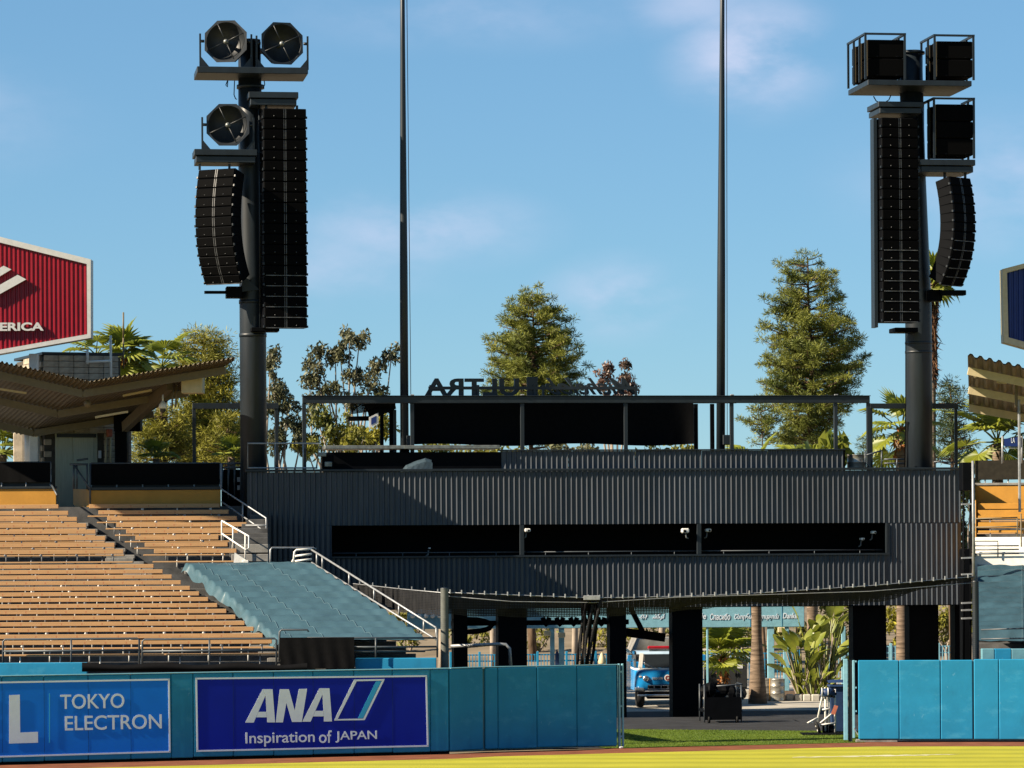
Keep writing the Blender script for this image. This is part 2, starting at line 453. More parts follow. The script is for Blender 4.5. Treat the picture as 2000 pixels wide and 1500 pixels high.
wall_panels(wl, FL, [-120, -75, 3, 85, 171, 254, 333, 376, 454, 533, 610, 690, 765, 839, 875])
part('backing_wall', MB().box((0, 0, .02), (fl_len, .16, WT - .02)), M['wall_cap'], wl)
part('cap_rail', MB().cbox((0, -.10, WT + .002), (fl_len, .17, WT + .03), .008), M['wall_cap'], wl)
part('plinth', MB().box((0, -.02, -.01), (fl_len, -.006, WB + .04)), M['black'], wl)

FM, fm_len = seg_frame(FENCE_L[2], FENCE_L[3])
FG, fg_len = seg_frame(FENCE_L[3], FENCE_L[4])
wg = thing('outfield_gate', 'plain blue padded gate leaf at the end of the outfield wall, bare of boards', 'gate', (0, 0, 0), FG)
wall_panels(wg, FG, [945, 971, 1047, 1125, 1203], base=0)
part('backing_board', MB().box((.01, 0, .06), (fg_len - .06, .05, WT - .02)), M['wall_cap'], wg)
part('cap_rail', MB().cbox((0, -.09, WT + .002), (fg_len, .06, WT + .03), .008), M['wall_cap'], wg)
gx = fg_len
for i, (dx, w) in enumerate(((.02, .05), (.135, .05))):
    part('gate_post', MB().cbox((gx + dx, -.04 + .03 * i, .05), (gx + dx + w, .08, WT + .04), .01), M['pale_blue'], wg)
for z in (.32, 1.2, 2.2):
    part('frame_bar', MB().box((gx + .072, 0, z), (gx + .133, .04, z + .05)), M['pale_blue'], wg)
part('hinge_foot', MB().cbox((gx, -.12, 0), (gx + .12, -.02, .06), .02), M['white_paint'], wg)
# the turned panel between wall and gate
wj = thing('corner_panel', 'narrow blue padded panel at the bend between the boards and the gate', 'wall panel', (0, 0, 0), FM)
wall_panels(wj, FM, [875, 940], top=WT)
part('backing_board', MB().box((0, 0, .05), (fm_len, .1, WT - .02)), M['wall_cap'], wj)
part('cap_rail', MB().cbox((0, -.1, WT + .002), (fm_len, .12, WT + .03), .008), M['wall_cap'], wj)

# ------------------------------------------------------------------ outfield wall, right
FR, fr_len = seg_frame(FENCE_R[0], FENCE_R[1])
FR2, fr2_len = seg_frame(FENCE_R[1], FENCE_R[2])
wr = thing('outfield_wall', 'sunlit pale blue padded outfield wall right of the gate opening', 'wall', (0, 0, 0), FR)
wall_panels(wr, FR, [1676, 1756, 1837, 1900], top=2.44)
part('backing_wall', MB().box((.05, 0, .05), (fr_len, .12, 2.42)), M['wall_cap'], wr)
part('footing', MB().cbox((-.05, -.06, -.01), (1.2, .2, .09), .02), M['concrete'], wr)
wr2 = thing('outfield_wall', 'pale blue padded wall panels at the right edge, turned off the gate wall', 'wall', (0, 0, 0), FR2)
wall_panels(wr2, FR2, [1902, 1951, 2040, 2120], top=2.46)
part('backing_wall', MB().box((0, 0, .05), (fr2_len, .12, 2.43)), M['wall_cap'], wr2)
gf = thing('open_gate', 'open pale blue steel gate frame at the left end of the sunlit wall', 'gate', (0, 0, 0), FR)
part('gate_post', MB().cbox((-.40, -.02, .06), (-.27, .1, 2.48), .012), M['pale_blue'], gf)
part('gate_post', MB().cbox((-.135, -.02, .12), (-.06, .06, 2.44), .012), M['pale_blue'], gf)
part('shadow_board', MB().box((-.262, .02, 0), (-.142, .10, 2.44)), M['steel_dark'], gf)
for z in (.34, .9, 1.6, 2.38):
    part('frame_bar', MB().box((-.058, -.01, z), (-.01, .05, z + .05)), M['pale_blue'], gf)
part('brace', MB().beam((-.10, -.03, .42), (.02, -.03, .22), .03, .03), M['rail_grey'], gf)

# ------------------------------------------------------------------ sponsor boards on the left wall
def poly_part(name, fr, pix, t, th, m, root):
    pts = [fr.L(u, v, t) for u, v in pix]
    return part(name, MB().prism(pts, (0, th, 0)), m, root)
TXT = {}
def text_mesh(s, shear=0, weight=0.0, extrude=.5):
    k = (s, shear, weight, extrude)
    cu = bpy.data.curves.new('lettering', 'FONT'); cu.body = s; cu.size = 1; cu.shear = shear; cu.offset = weight
    cu.extrude = extrude; cu.fill_mode = 'BOTH'; cu.resolution_u = 4
    o = bpy.data.objects.new('lettering', cu); COL.objects.link(o)
    dg = bpy.context.evaluated_depsgraph_get()
    me = bpy.data.meshes.new_from_object(o.evaluated_get(dg))
    bpy.data.objects.remove(o)
    return me
def lettering(name, s, fr, p0, p1, t, th, m, root, shear=0, weight=0.0, flip=False):
    """text fitted between two corners (lower left, upper right) of a frame, facing its front"""
    me = text_mesh(s, shear, weight)
    co = np.empty(len(me.vertices) * 3); me.vertices.foreach_get('co', co); co = co.reshape(-1, 3)
    lo, hi = co.min(0), co.max(0)
    n = (co - lo) / np.maximum(hi - lo, 1e-6)
    if flip: n[:, 0] = 1 - n[:, 0]
    o = ORG[root.name]
    out = np.empty_like(co)
    out[:, 0] = p0[0] + n[:, 0] * (p1[0] - p0[0]) - o[0]
    out[:, 1] = t + (1 - n[:, 2]) * th - o[1]
    out[:, 2] = p0[2] + n[:, 1] * (p1[2] - p0[2]) - o[2]
    me.vertices.foreach_set('co', out.ravel()); me.materials.clear(); me.update()
    return link(me, name, m, root)
Z8 = lambda x, y: (x * .45, 1220 + y * .4502)
TB = -WD - .012
def board(name, label, px, m):
    root = thing(name, label, 'sign', (0, 0, 0), FL)
    (a, b, c, d) = px
    poly_part('face', FL, [Z8(*p) for p in px], TB, .008, m, root)
    for p, q in ((a, b), (b, c), (c, d), (d, a)):
        A, B = FL.L(*Z8(*p), TB - .006), FL.L(*Z8(*q), TB - .006)
        e = .022 if abs(A[2] - B[2]) < .3 else 0
        A = (A[0] - e * (1 if B[0] > A[0] else -1), A[1], A[2]); B = (B[0] + e * (1 if B[0] > A[0] else -1), B[1], B[2])
        part('border', MB().beam(A, B, .008, .045, (0, 0, 1)) if abs(A[2] - B[2]) < .3 else MB().beam(A, B, .045, .008, (0, 1, 0)), M['ad_white'], root)
    return root
def board_seams(root, us, v0, v1, m):
    for u in us:
        s = s_u(FL, u); a, b = FL.L(u, v1, TB)[2], FL.L(u, v0, TB)[2]
        part('joint', MB().box((s - .004, TB - .0025, a), (s + .004, TB - .0005, b)), m, root)
M['joint'] = mat('dark_joint', (.004, .020, .075), .6, .2)
tk = board('sponsor_board', 'light blue board with white lettering TOKYO ELECTRON on the wall', [(-235, 255), (733, 238), (737, 551), (-235, 580)], M['ad_blue'])
TP = TB - .014
board_seams(tk, (3, 85, 171, 254), 1331, 1470, M['joint'])
lettering('lettering', 'TOKYO', FL, FL.L(*Z8(262, 367), TP), FL.L(*Z8(540, 298), TP), TP, .006, M['ad_white'], tk, weight=.008)
lettering('lettering', 'ELECTRON', FL, FL.L(*Z8(282, 460), TP), FL.L(*Z8(702, 388), TP), TP, .006, M['ad_white'], tk, weight=.008)
poly_part('letter', FL, [Z8(*p) for p in ((40, 306), (86, 304), (88, 468), (165, 465), (165, 512), (40, 516))], TP, .006, M['ad_white'], tk)
poly_part('letter', FL, [Z8(*p) for p in ((-160, 310), (-30, 307), (-30, 352), (-112, 354), (-112, 388), (-40, 386), (-40, 430), (-112, 432), (-112, 472), (-30, 470), (-30, 517), (-160, 520))], TP, .006, M['ad_white'], tk)
poly_part('divider', FL, [Z8(*p) for p in ((213, 298), (217, 298), (217, 512), (213, 512))], TP, .006, M['ad_cyan'], tk)
an = board('sponsor_board', 'navy blue board with white ANA logo and the words Inspiration of JAPAN', [(852, 234), (1850, 223), (1857, 526), (857, 548)], M['ad_navy'])
board_seams(an, (454, 533, 610, 690, 765), 1325, 1458, M['joint'])
def zp(px, name='letter', m='ad_white', t=TP, dx=0, dy=0):
    poly_part(name, FL, [Z8(x + dx, y + dy) for x, y in px], t, .006, M[m], an)
for dx, dy in ((0, 0), (247, -4)):
    zp([(1065, 425), (1140, 280), (1183, 280), (1194, 424), (1160, 424), (1158.5, 402), (1111, 402), (1101, 425)][:0] or [(1065, 425), (1140, 280), (1152, 308), (1101, 425)], dx=dx, dy=dy)
    zp([(1140.5, 280), (1183, 280), (1194, 424), (1160, 424), (1152.5, 308)], dx=dx, dy=dy)
    zp([(1122.5, 378), (1156.3, 378), (1158, 402), (1112, 402)], dx=dx, dy=dy)
zp([(1197, 424), (1215, 280), (1254, 280), (1279, 372), (1298, 279), (1333, 278), (1310, 422), (1268, 422), (1243, 340), (1228, 424)])
for q in ([(1450, 416), (1537, 238), (1548, 246), (1466, 409)], [(1537.5, 238), (1670, 236), (1657, 243), (1548.5, 245.5)],
          [(1670, 236.5), (1583, 414), (1577, 407), (1657.5, 243.5)], [(1582.5, 414), (1450.5, 416), (1466.5, 409.5), (1576.5, 407.5)]):
    zp(q, 'logo_frame')
zp([(1554, 406), (1632, 246), (1655, 245), (1576, 406)], 'logo_stripe', 'ad_cyan')
for wd, x0, y0, x1, y1 in (('Inspiration', 1066, 531, 1366, 461), ('of', 1385, 514, 1440, 458), ('JAPAN', 1457, 512, 1636, 459)):
    lettering('lettering', wd, FL, FL.L(*Z8(x0, y0), TP), FL.L(*Z8(x1, y1), TP), TP, .006, M['ad_white'], an, weight=.008)

# ------------------------------------------------------------------ left pavilion: seating
NLOW = 14
def low(k):   # (Y of backrest, z of backrest top) of lower row k, front row = 0
    return 103.5 + .76 * k, 3.25 + .165 * k
def upp(k):   # upper rows, front row = 0
    return 115.6 + .76 * k, 5.86 + .217 * k
def lerp(a, b, t): return a + (b - a) * t
XL = -19.5
M['bench'] = mat('bench_plank', (.58, .34, .155), .55, .35, var=.07, scale=3, stretch=(.25, 1, 6))
def bench_mat():
    m = M['bench']; t = m.node_tree; b = t.nodes['Principled BSDF']
    src = b.inputs['Base Color'].links[0].from_socket
    tc = N(t, 'ShaderNodeTexCoord'); sp = N(t, 'ShaderNodeSeparateXYZ'); t.links.new(tc.outputs['Object'], sp.inputs[0])
    md = N(t, 'ShaderNodeMath', operation='PINGPONG'); md.inputs[1].default_value = .30; t.links.new(sp.outputs[0], md.inputs[0])
    lt = N(t, 'ShaderNodeMath', operation='LESS_THAN'); lt.inputs[1].default_value = .022; t.links.new(md.outputs[0], lt.inputs[0])
    az = N(t, 'ShaderNodeMath', operation='COMPARE'); az.inputs[1].default_value = -.07; az.inputs[2].default_value = .03; t.links.new(sp.outputs[2], az.inputs[0])
    ml = N(t, 'ShaderNodeMath', operation='MULTIPLY'); t.links.new(lt.outputs[0], ml.inputs[0]); t.links.new(az.outputs[0], ml.inputs[1])
    m2 = N(t, 'ShaderNodeMath', operation='MULTIPLY'); m2.inputs[1].default_value = .55; t.links.new(ml.outputs[0], m2.inputs[0])
    mx = N(t, 'ShaderNodeMix', data_type='RGBA'); mx.inputs[7].default_value = (.30, .09, .04, 1)
    t.links.new(m2.outputs[0], mx.inputs[0]); t.links.new(src, mx.inputs[6]); t.links.new(mx.outputs[2], b.inputs['Base Color'])
bench_mat()
ORD = ['front', 'second', 'third', 'fourth', 'fifth', 'sixth', 'seventh', 'eighth', 'ninth', 'tenth', 'eleventh', 'twelfth', 'thirteenth', 'top']
def bench(x0, x1, Y, z, label, group, seatdx=.35, bh=.126):
    org = (x1, Y, z)
    o = thing('bench_row', label, 'bench', org, WF, group)
    ph = random.uniform(0, .3)
    j = random.uniform(-.006, .006)
    part('backrest', MB().cbox((x0, Y - .045, z - bh + j), (x1, Y, z + j), .008), M['bench'], o)
    part('seat', MB().cbox((x0, Y - .50, z - .43), (x1 + seatdx, Y - .20, z - .385), .008), M['bench'], o)
    x = x1 - .25 - ph
    while x > max(x0, -17.5):
        mb = MB().tube([(x, Y - .42, z - .80), (x, Y - .40, z - .44), (x, Y - .05, z - .42)], .022, 6)
        mb.tube([(x + .03, Y + .03, z - .42), (x + .03, Y + .022, z - .03)], .022, 6)
        if random.random() < .8: mb.cbox((x - .028, Y - .075, z - bh - .065), (x + .028, Y - .02, z - bh - .008), .015)
        part('bracket', mb, M['white_paint'] if (int(x * 7) % 2) else M['rail_grey'], o)
        x -= 1.15
    return o
random.seed(8)
UR_LOW = [531, 508, 478, 456, 435, 416, 397, 376, 356, 337, 318, 300, 282, 262]
UR_LOW = [lerp(530, 300, k / 13) for k in range(14)]
for k in range(NLOW):
    Y, z = low(k)
    bench(XL, fx(UR_LOW[k], Y), Y, z, '%s bench row of the lower left seats, counted from the front rail' % ORD[k], 'lower left bench rows')
RU = [301, 283, 265, 247, 228, 210, 193, 175]; RR = [462, 445, 427, 500, 482, 463, 447, 430]; LR = [241, 224, 206, 187, 169, 151, 134, 115]
ORD8 = ['front', 'second', 'third', 'fourth', 'fifth', 'sixth', 'seventh', 'top']
for k in range(8):
    Y, z = upp(k)
    bench(XL, fx(LR[k], Y), Y, z, '%s bench row left of the aisle in the upper left seats' % ORD8[k], 'upper left bench rows', bh=.138)
    bench(fx(RU[k], Y), fx(RR[k], Y), Y, z, '%s short bench row right of the aisle in the upper left seats' % ORD8[k], 'upper left bench rows', -.05, .138)

st = thing('grandstand', 'left pavilion of stepped concrete terraces under the bench rows', 'grandstand', (-10, 110, 0))
steps = MB()
for k in range(NLOW):
    Y, z = low(k)
    xr = lerp(fx(850, 103.5), fx(612, 113.4), k / 13)
    steps.box((XL, Y - .42, 0), (xr, Y + .339, z - .82))
steps.box((XL, 113.73, 0), (fx(612, 114), 115.19, low(13)[1] - .80))      # cross aisle
part('lower_terrace', steps, M['concrete_dark'], st)
steps = MB()
for k in range(8):
    Y, z = upp(k)
    steps.box((XL, Y - .40, 0), (fx(492 if k < 4 else 505, Y), Y + .359, z - .82))
steps.box((XL, 121.28, 0), (fx(478, 122), 124.5, 7.30))
part('upper_terrace', steps, M['concrete_dark'], st)
# aisle steps between the two upper blocks
al = MB()
for k in range(9):
    Y, z = upp(k)
    for h in (0, 1):
        u0, u1 = LR[min(k, 7)] - (15 if k > 7 else 0), RU[min(k, 7)] - (15 if k > 7 else 0)
        al.cbox((fx(u0 + 2, Y), Y - .39 + h * .38, z - .83), (fx(u1 - 2, Y), Y + .35, z - .72 + h * .10), .01)
part('aisle_steps', al, M['concrete'], st)
al = MB()
for k in range(13):
    Y, z = low(k)
    al.cbox((fx(UR_LOW[k] + 10, Y), Y - .38, z - .83), (fx(UR_LOW[k] + 66, Y), Y + .33, z - .72), .01)
part('aisle_steps', al, M['concrete'], st)
YW = 121.4
part('rear_wall', MB().cbox((XL, YW, 6.9), (fx(110, YW), YW + .12, P(50, 955, YW)[2]), .01), M['yellow'], st)
part('rear_wall', MB().cbox((fx(175, YW), YW, 6.9), (fx(431, YW), YW + .12, P(300, 957, YW)[2]), .01), M['yellow'], st)
part('side_wall', MB().prism([P(143, 955, 123.2), P(174, 956, YW), P(174, 1012, YW), P(143, 985, 123.2)], (.06, 0, 0)), M['yellow'], st)
part('wall_coping', MB().cbox((fx(172, YW), YW - .05, P(300, 957, YW)[2] + .003), (fx(434, YW), YW + .16, P(300, 951, YW)[2]), .01), M['steel_dark'], st)
part('wall_coping', MB().cbox((XL, YW - .05, P(50, 955, YW)[2] + .003), (fx(112, YW), YW + .16, P(50, 950, YW)[2]), .01), M['steel_dark'], st)
zs = 122.0
for (a, b, v0, v1, lab) in ((-140, 99, 903, 943, 'black windscreen on the rear rail at the far left, left of the lift doors'), (178, 430, 905, 947, 'black windscreen on the rear rail right of the lift doors')):
    o = thing('windscreen', lab, 'windscreen', P((a + b) / 2, v1, zs))
    pts = []
    for i in range(3):
        pts.append([(lerp(fx(a, zs), fx(b, zs), j / 24), zs + .012 * math.sin(j * 1.7 + i), lerp(P(a, v1, zs)[2], P(b, v0, zs)[2], i / 2)) for j in range(25)])
    part('fabric', MB().grid(pts), M['screen'], o)
    part('gap_board', MB().box((fx(a, zs), zs + .30, 7.2), (fx(b, zs), zs + .34, P(a, v1, zs)[2] + .1)), M['steel_dark'], o)  # dark board added to cover the bright sky below the fabric
    part('top_rail', MB().tube([P(a, v0, zs + .05), P(b, v0, zs + .05)], .03, 8), M['rail_dark'], o)
    for j in range(6):
        x = lerp(fx(a, zs), fx(b, zs), j / 5)
        part('post', MB().tube([(x, zs + .06, 7.2), (x, zs + .06, P(b, v0, zs)[2] + .02)], .025, 6), M['rail_grey'], o)

# concrete stair block and white concrete stub right of the upper seats
sb = thing('stair_block', 'grey concrete stair landing between the upper seats and the black building', 'stairs', P(505, 1105, 115.2))
for i, (u0, u1, v0, v1, Y) in enumerate(((452, 524, 1063, 1080, 115.6), (452, 524, 1082, 1097, 115.3))):
    a, b = P(u0, v1, Y), P(u1, v0, Y)
    part('block', MB().cbox(a, (b[0], Y + .8, b[2]), .015), M['concrete'], sb)
for i in range(6):
    a, b = P(448 + 8 * i, 1062 - i * 9, 116 + .7 * i), P(505, 1050 - i * 9, 116 + .7 * i)
    part('step', MB().cbox((a[0], a[1], a[2] - .5), (b[0] + .3, a[1] + .69, b[2]), .01), M['concrete_dark'], sb)
a, b = P(456, 1103, 114.6), P(476, 1082, 114.6)
part('white_stub', MB().prism([P(456, 1102, 114.6), P(468, 1102, 114.6), P(480, 1093, 114.6), P(458, 1079, 114.6)], (0, .3, 0)), M['white_paint'], sb)
part('white_stub', MB().cbox(P(474, 1104, 114.5), (P(485, 1095, 114.5)[0], 114.75, P(485, 1094, 114.5)[2]), .01), M['white_paint'], sb)

def rails(name, label, lines, posts, Yf, r, m, cat='handrail', group=None):
    """lines: pixel polylines with depth; posts: the same"""
    o = thing(name, label, cat, Yf, WF, group)
    for ln in lines:
        part('rail', MB().tube([P(*p) for p in ln], r, 8), m, o)
    for ln in posts:
        part('post', MB().tube([P(*p) for p in ln], r * .9, 8), m, o)
    return o
rails('handrail', 'white stair handrail beside the short upper benches', [[(433, 1017, 116), (486, 1047, 115), (486, 1070, 115), (480, 1074, 115), (433, 1042, 116)]],
      [[(433, 1017, 116), (433, 1056, 116)], [(455, 1030, 115.6), (455, 1070, 115.6)], [(479, 1045, 115.2), (479, 1096, 115.2)]], P(455, 1070, 115.6), .026, M['white_paint'])
rails('handrail', 'grey sloping handrail running down against the black building wall', [[(432, 905, 121), (432, 955, 121), (520, 1012, 117.5), (520, 1062, 117.5)], [(433, 980, 121), (520, 1040, 117.5)], [(480, 1026, 117.9), (520, 1026, 117.5)], [(470, 1042, 117.9), (520, 1042, 117.5)]],
      [[(474, 983, 119.4), (474, 1020, 119.4)], [(492, 1045, 118.2), (518, 1062, 117.5)]], P(474, 1020, 119.4), .026, M['rail_grey'])
rails('handrail', 'low grey loop rail standing above the tarp', [[(528, 1105, 114), (528, 1074, 114), (531, 1070, 114), (612, 1070, 115), (618, 1073, 115)]], [], P(528, 1105, 114), .03, M['rail_grey'])
rails('handrail', 'short three bar white rail at the head of the tarp', [[(573, 1100, 114), (575, 1078, 114), (579, 1074, 114), (609, 1072, 114)], [(576, 1086, 114), (609, 1082, 114)], [(576, 1096, 114), (609, 1092, 114)]],
      [[(568, 1101, 114.2), (577, 1086, 114.2)]], P(573, 1102, 114), .032, M['white_paint'])
hl = [(609, 1074, 114), (852, 1226, 104)]
hl2 = [(609, 1099, 114), (852, 1249, 104)]
pz = []
for f in (.04, .085, .30, .50, .70, .90, 1.0):
    a = [lerp(hl[0][i], hl[1][i], f) for i in range(3)]; b = [lerp(hl2[0][i], hl2[1][i], f) for i in range(3)]
    pz.append([a, b])
rails('handrail', 'long white stair handrail sloping down the right edge of the tarp', [hl, hl2], pz, P(852, 1260, 104), .03, M['rail_grey'])
# front rail of the lower stand, in two lengths, and the screened length on the right
Yr = 102.75
for (a, b, lab) in ((6, 272, 'front rail of the lower left seats, left length'), (278, 540, 'front rail of the lower left seats, right length beside the tarp')):
    o = rails('front_rail', lab, [[(a, 1302, Yr), (a, 1253, Yr), (a + 4, 1249, Yr), (b - 4, 1247, Yr), (b, 1250, Yr), (b, 1302, Yr)], [(a, 1272, Yr), (b, 1270, Yr)]],
          [[(lerp(a, b, f), 1249, Yr), (lerp(a, b, f), 1302, Yr)] for f in (.5,)], P((a + b) / 2, 1302, Yr), .03, M['rail_dark'], 'railing')
rails('front_rail', 'dark front rail below the tarp, sagging cover behind', [[(545, 1292, Yr), (546, 1234, Yr), (550, 1230, Yr), (600, 1230, Yr), (603, 1234, Yr)], [(600, 1246, Yr), (852, 1246, 103.6)], [(690, 1264, Yr), (852, 1263, 103.6)], [(690, 1272, Yr), (830, 1272, 103.6)]],
      [[(734, 1246, Yr), (734, 1284, Yr)], [(854, 1228, 103.6), (854, 1284, 103.6)]], P(700, 1290, Yr), .028, M['rail_dark'], 'railing')
# black cloth screen on the front rail
cs = MB()
pts = []
for i in range(7):
    pts.append([(lerp(P(547, 1300, 102.6)[0], P(692, 1300, 102.6)[0], j / 30), 102.62 + .02 * math.sin(j * 1.1 + .4 * i) * (1 - i / 8), lerp(P(600, 1306, 102.6)[2], P(600, 1245, 102.6)[2], i / 6)) for j in range(31)])
solo('cloth_screen', cs.grid(pts), M['screen'], 'black cloth screen hung on the front rail below the tarp', 'screen', P(620, 1300, 102.6))
solo('low_wall', MB().cbox(P(694, 1308, 102.9), (P(852, 1285, 102.9)[0], 103.25, P(852, 1285, 102.9)[2]), .015), M['wall_blue'], 'low blue wall between the black cloth screen and the net post', 'wall', P(770, 1308, 103))
solo('low_wall', MB().cbox((XL, 102.3, 1.2), (P(170, 1294, 102.3)[0], 102.55, P(170, 1294, 102.3)[2]), .015), M['wall_blue'], 'low blue wall behind the light blue sponsor board', 'wall', P(90, 1300, 102.3))
# dark sagging cover in front of the front rail
pts = []
for i in range(5):
    row = []
    for j in range(41):
        f = j / 40; u = lerp(160, 600, f)
        tv = 1294 + 5 * math.sin(f * 9) ** 2
        p = P(u, lerp(tv, 1312, i / 4), 101.9 - .12 * math.sin(math.pi * i / 4))
        row.append(p)
    pts.append(row)
solo('ground_cover', MB().grid(pts), M['screen'], 'dark sagging ground cover between the front rail and the sponsor boards', 'cover', P(380, 1312, 101.9))

# the tarp over the right-hand benches
def tarp(name, label, rows, samp, cols, m, seam_fr, edge_drop=.35, amp=.014, seed=3, skirtL=True):
    rng = random.Random(seed)
    ph = [rng.uniform(0, 6.28) for _ in range(12)]
    o = thing(name, label, 'tarp', rows[0][0])
    pts = []
    for k in range(len(rows) - 1):
        for q in range(samp):
            f = q / samp
            A = [lerp(rows[k][0][i], rows[k + 1][0][i], f) for i in range(3)]
            B = [lerp(rows[k][1][i], rows[k + 1][1][i], f) for i in range(3)]
            rz = rows[k + 1][0][2] - rows[k][0][2]
            sag = (-.02 * math.sin(f / .4 * math.pi / 2) if f < .4 else -.02 + (rz + .02) * math.sin((f - .4) / .6 * math.pi / 2)) - rz * f
            row = []
            if skirtL:
                for h in (1.0, .55):
                    w = .2 + .25 * math.sin((k + f) * 1.17 + ph[1]) ** 2 + .18 * math.sin((k + f) * 2.9 + ph[4])
                    row.append((A[0] - (.10 + .06 * math.sin((k + f) * 1.3 + ph[2])) * h, A[1] - .05 * math.sin(k * 2.6 + f * 6), A[2] + sag * .3 - edge_drop * h * (.55 + w)))
            for j in range(cols + 1):
                g = j / cols
                x, y, z = (lerp(A[i], B[i], g) for i in range(3))
                wr = amp * (math.sin(x * 1.6 + y * 1.1 + ph[0]) * .9 + math.sin(x * 7.3 - y * 3.7 + ph[1]) * .35 + math.sin(x * 13 + y * 5 + ph[2]) * .2 * (1 + 2 * (g > .8)))
                row.append((x, y, z + sag * (1 - .2 * math.sin(g * 9 + ph[3])) + wr))
            pts.append(row)
    part('sheet', MB().grid(pts), m, o)
    n0 = 2 if skirtL else 0
    for sf in seam_fr:
        line = []
        for i, row in enumerate(pts):
            j = n0 + min(cols, max(0, int(sf * cols)))
            line.append((row[j][0], row[j][1] - .01, row[j][2] + .02))
        part('seam', MB().tube(line, .007, 4), M['seam'], o)
    return o
rows = []
for k in range(14):
    Y, z = low(k)
    f = k / 13
    ua, ub = lerp(548, 372, f), lerp(836, 612, f)
    rows.append(((fx(ua, Y), Y - .25, z - .02), (fx(ub, Y), Y - .25, z - .02)))
rows.append(((fx(362, 114), 114, low(13)[1] + .03), (fx(606, 114), 114, low(13)[1] + .03)))
tarp('tarp', 'large grey blue tarp spread over the bench rows beside the black building', rows, 9, 60, M['tarp'], (.1, .33, .66))
# ------------------------------------------------------------------ the black building behind the wall
BF = Frame(fx(1180, 121.7), 121.7, 8.0)
B = BF.L
def bz(v, u=1180, t=0): return B(u, v, t)[2]
def bs(u, t=0): return B(u, 1000, t)[0]
S0, S1 = bs(483), bs(1876)
Z_TOP, Z_SLOT1, Z_SLOT0, Z_BOT = bz(918), bz(1024), bz(1083), bz(1184, 1500)
def corr(s0, s1, z0, z1, t=0.0, pitch=.178, dep=.042, cr=.008, fl=.054):
    """trapezoidal profiled sheet, crests to the front"""
    prof, s = [], s0
    va = pitch - cr - fl - .030
    while s < s1 - .01:
        for ds, dt in ((0, 0), (va, 0), (va + fl, -dep), (va + fl + cr, -dep), (pitch - .0001, 0)):
            if s + ds <= s1: prof.append((s + ds, t + dt))
        s += pitch
    prof.append((s1, t))
    mb = MB()
    n = len(prof)
    mb.add([(p, q, z0) for p, q in prof] + [(p, q, z1) for p, q in prof], [(i, i + 1, i + 1 + n, i + n) for i in range(n - 1)])
    return mb
def clad(s0, s1, z0, z1, root, t=0.0, n=13):
    # lapped sheets, each its own piece
    rng = random.Random(int(s0 * 100) + int(z0 * 10)); s = s0
    while s < s1 - .02:
        e = min(s1, s + .178 * n)
        if s1 - e < .4: e = s1
        part('wall_sheet', corr(s, e - .003, z0 + rng.uniform(0, .012), z1 - rng.uniform(0, .006), t + rng.uniform(-.006, .006)), M['cladding'], root)
        s = e
def sheet_tone():
    t = M['cladding'].node_tree; b = t.nodes['Principled BSDF']
    src = b.inputs['Base Color'].links[0].from_socket
    oi = N(t, 'ShaderNodeObjectInfo'); mr = N(t, 'ShaderNodeMapRange'); mr.inputs['To Min'].default_value = .84; mr.inputs['To Max'].default_value = 1.16
    hs = N(t, 'ShaderNodeHueSaturation'); t.links.new(oi.outputs['Random'], mr.inputs[0]); t.links.new(mr.outputs[0], hs.inputs['Value'])
    t.links.new(src, hs.inputs['Color']); t.links.new(hs.outputs[0], b.inputs['Base Color'])
    # rain streaks running down the sheets
    tc = N(t, 'ShaderNodeTexCoord'); mp = N(t, 'ShaderNodeMapping'); mp.inputs['Scale'].default_value = (9, 9, .5); t.links.new(tc.outputs['Object'], mp.inputs[0])
    no = N(t, 'ShaderNodeTexNoise', Scale=1.0, Detail=5.0); t.links.new(mp.outputs[0], no.inputs['Vector'])
    m2 = N(t, 'ShaderNodeMapRange'); m2.inputs['From Min'].default_value = .3; m2.inputs['From Max'].default_value = .7; m2.inputs['To Min'].default_value = .34; m2.inputs['To Max'].default_value = .55
    t.links.new(no.outputs[0], m2.inputs[0]); t.links.new(m2.outputs[0], b.inputs['Roughness'])
sheet_tone()
SA, SB = bs(648), bs(1733)
bd = thing('black_building', 'long black ribbed metal camera building raised on columns behind the wall', 'building', (0, 0, 0), BF)
clad(S0, S1, Z_SLOT1, Z_TOP - .035, bd)
clad(S0, SA, Z_BOT, Z_SLOT1 - .002, bd)
clad(SA + .002, SB - .002, Z_BOT, Z_SLOT0 - .08, bd)
clad(SB, S1, Z_BOT, Z_SLOT1 - .002, bd)
part('side_wall', MB().box((S0 - .02, .01, Z_BOT), (S0 + .02, 3.2, Z_TOP - .03)), M['black'], bd)
part('side_wall', MB().box((S1 - .02, .01, Z_BOT), (S1 + .02, 3.2, Z_TOP - .03)), M['cladding'], bd)
part('rear_wall', MB().box((S0, 3.22, Z_BOT), (S1, 3.28, Z_TOP - .03)), M['cladding'], bd)
part('floor_slab', MB().box((S0 + .03, .02, Z_BOT - .02), (S1 - .03, 3.21, Z_BOT + .25)), M['black'], bd)
part('roof_deck', MB().box((S0 + .03, .02, Z_TOP - .25), (S1 - .03, 3.21, Z_TOP - .05)), M['black'], bd)
part('parapet_cap', MB().cbox((S0 - .05, -.10, Z_TOP - .028), (S1 + .05, .12, Z_TOP + .055), .01), M['steel_dark'], bd)
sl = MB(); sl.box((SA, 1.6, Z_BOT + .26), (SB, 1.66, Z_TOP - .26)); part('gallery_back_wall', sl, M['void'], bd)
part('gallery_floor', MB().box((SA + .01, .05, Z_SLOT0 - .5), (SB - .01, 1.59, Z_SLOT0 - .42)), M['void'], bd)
part('sill', MB().cbox((SA - .02, -.11, Z_SLOT0 - .078), (SB + .06, .05, Z_SLOT0 - .01), .008), M['steel_dark'], bd)
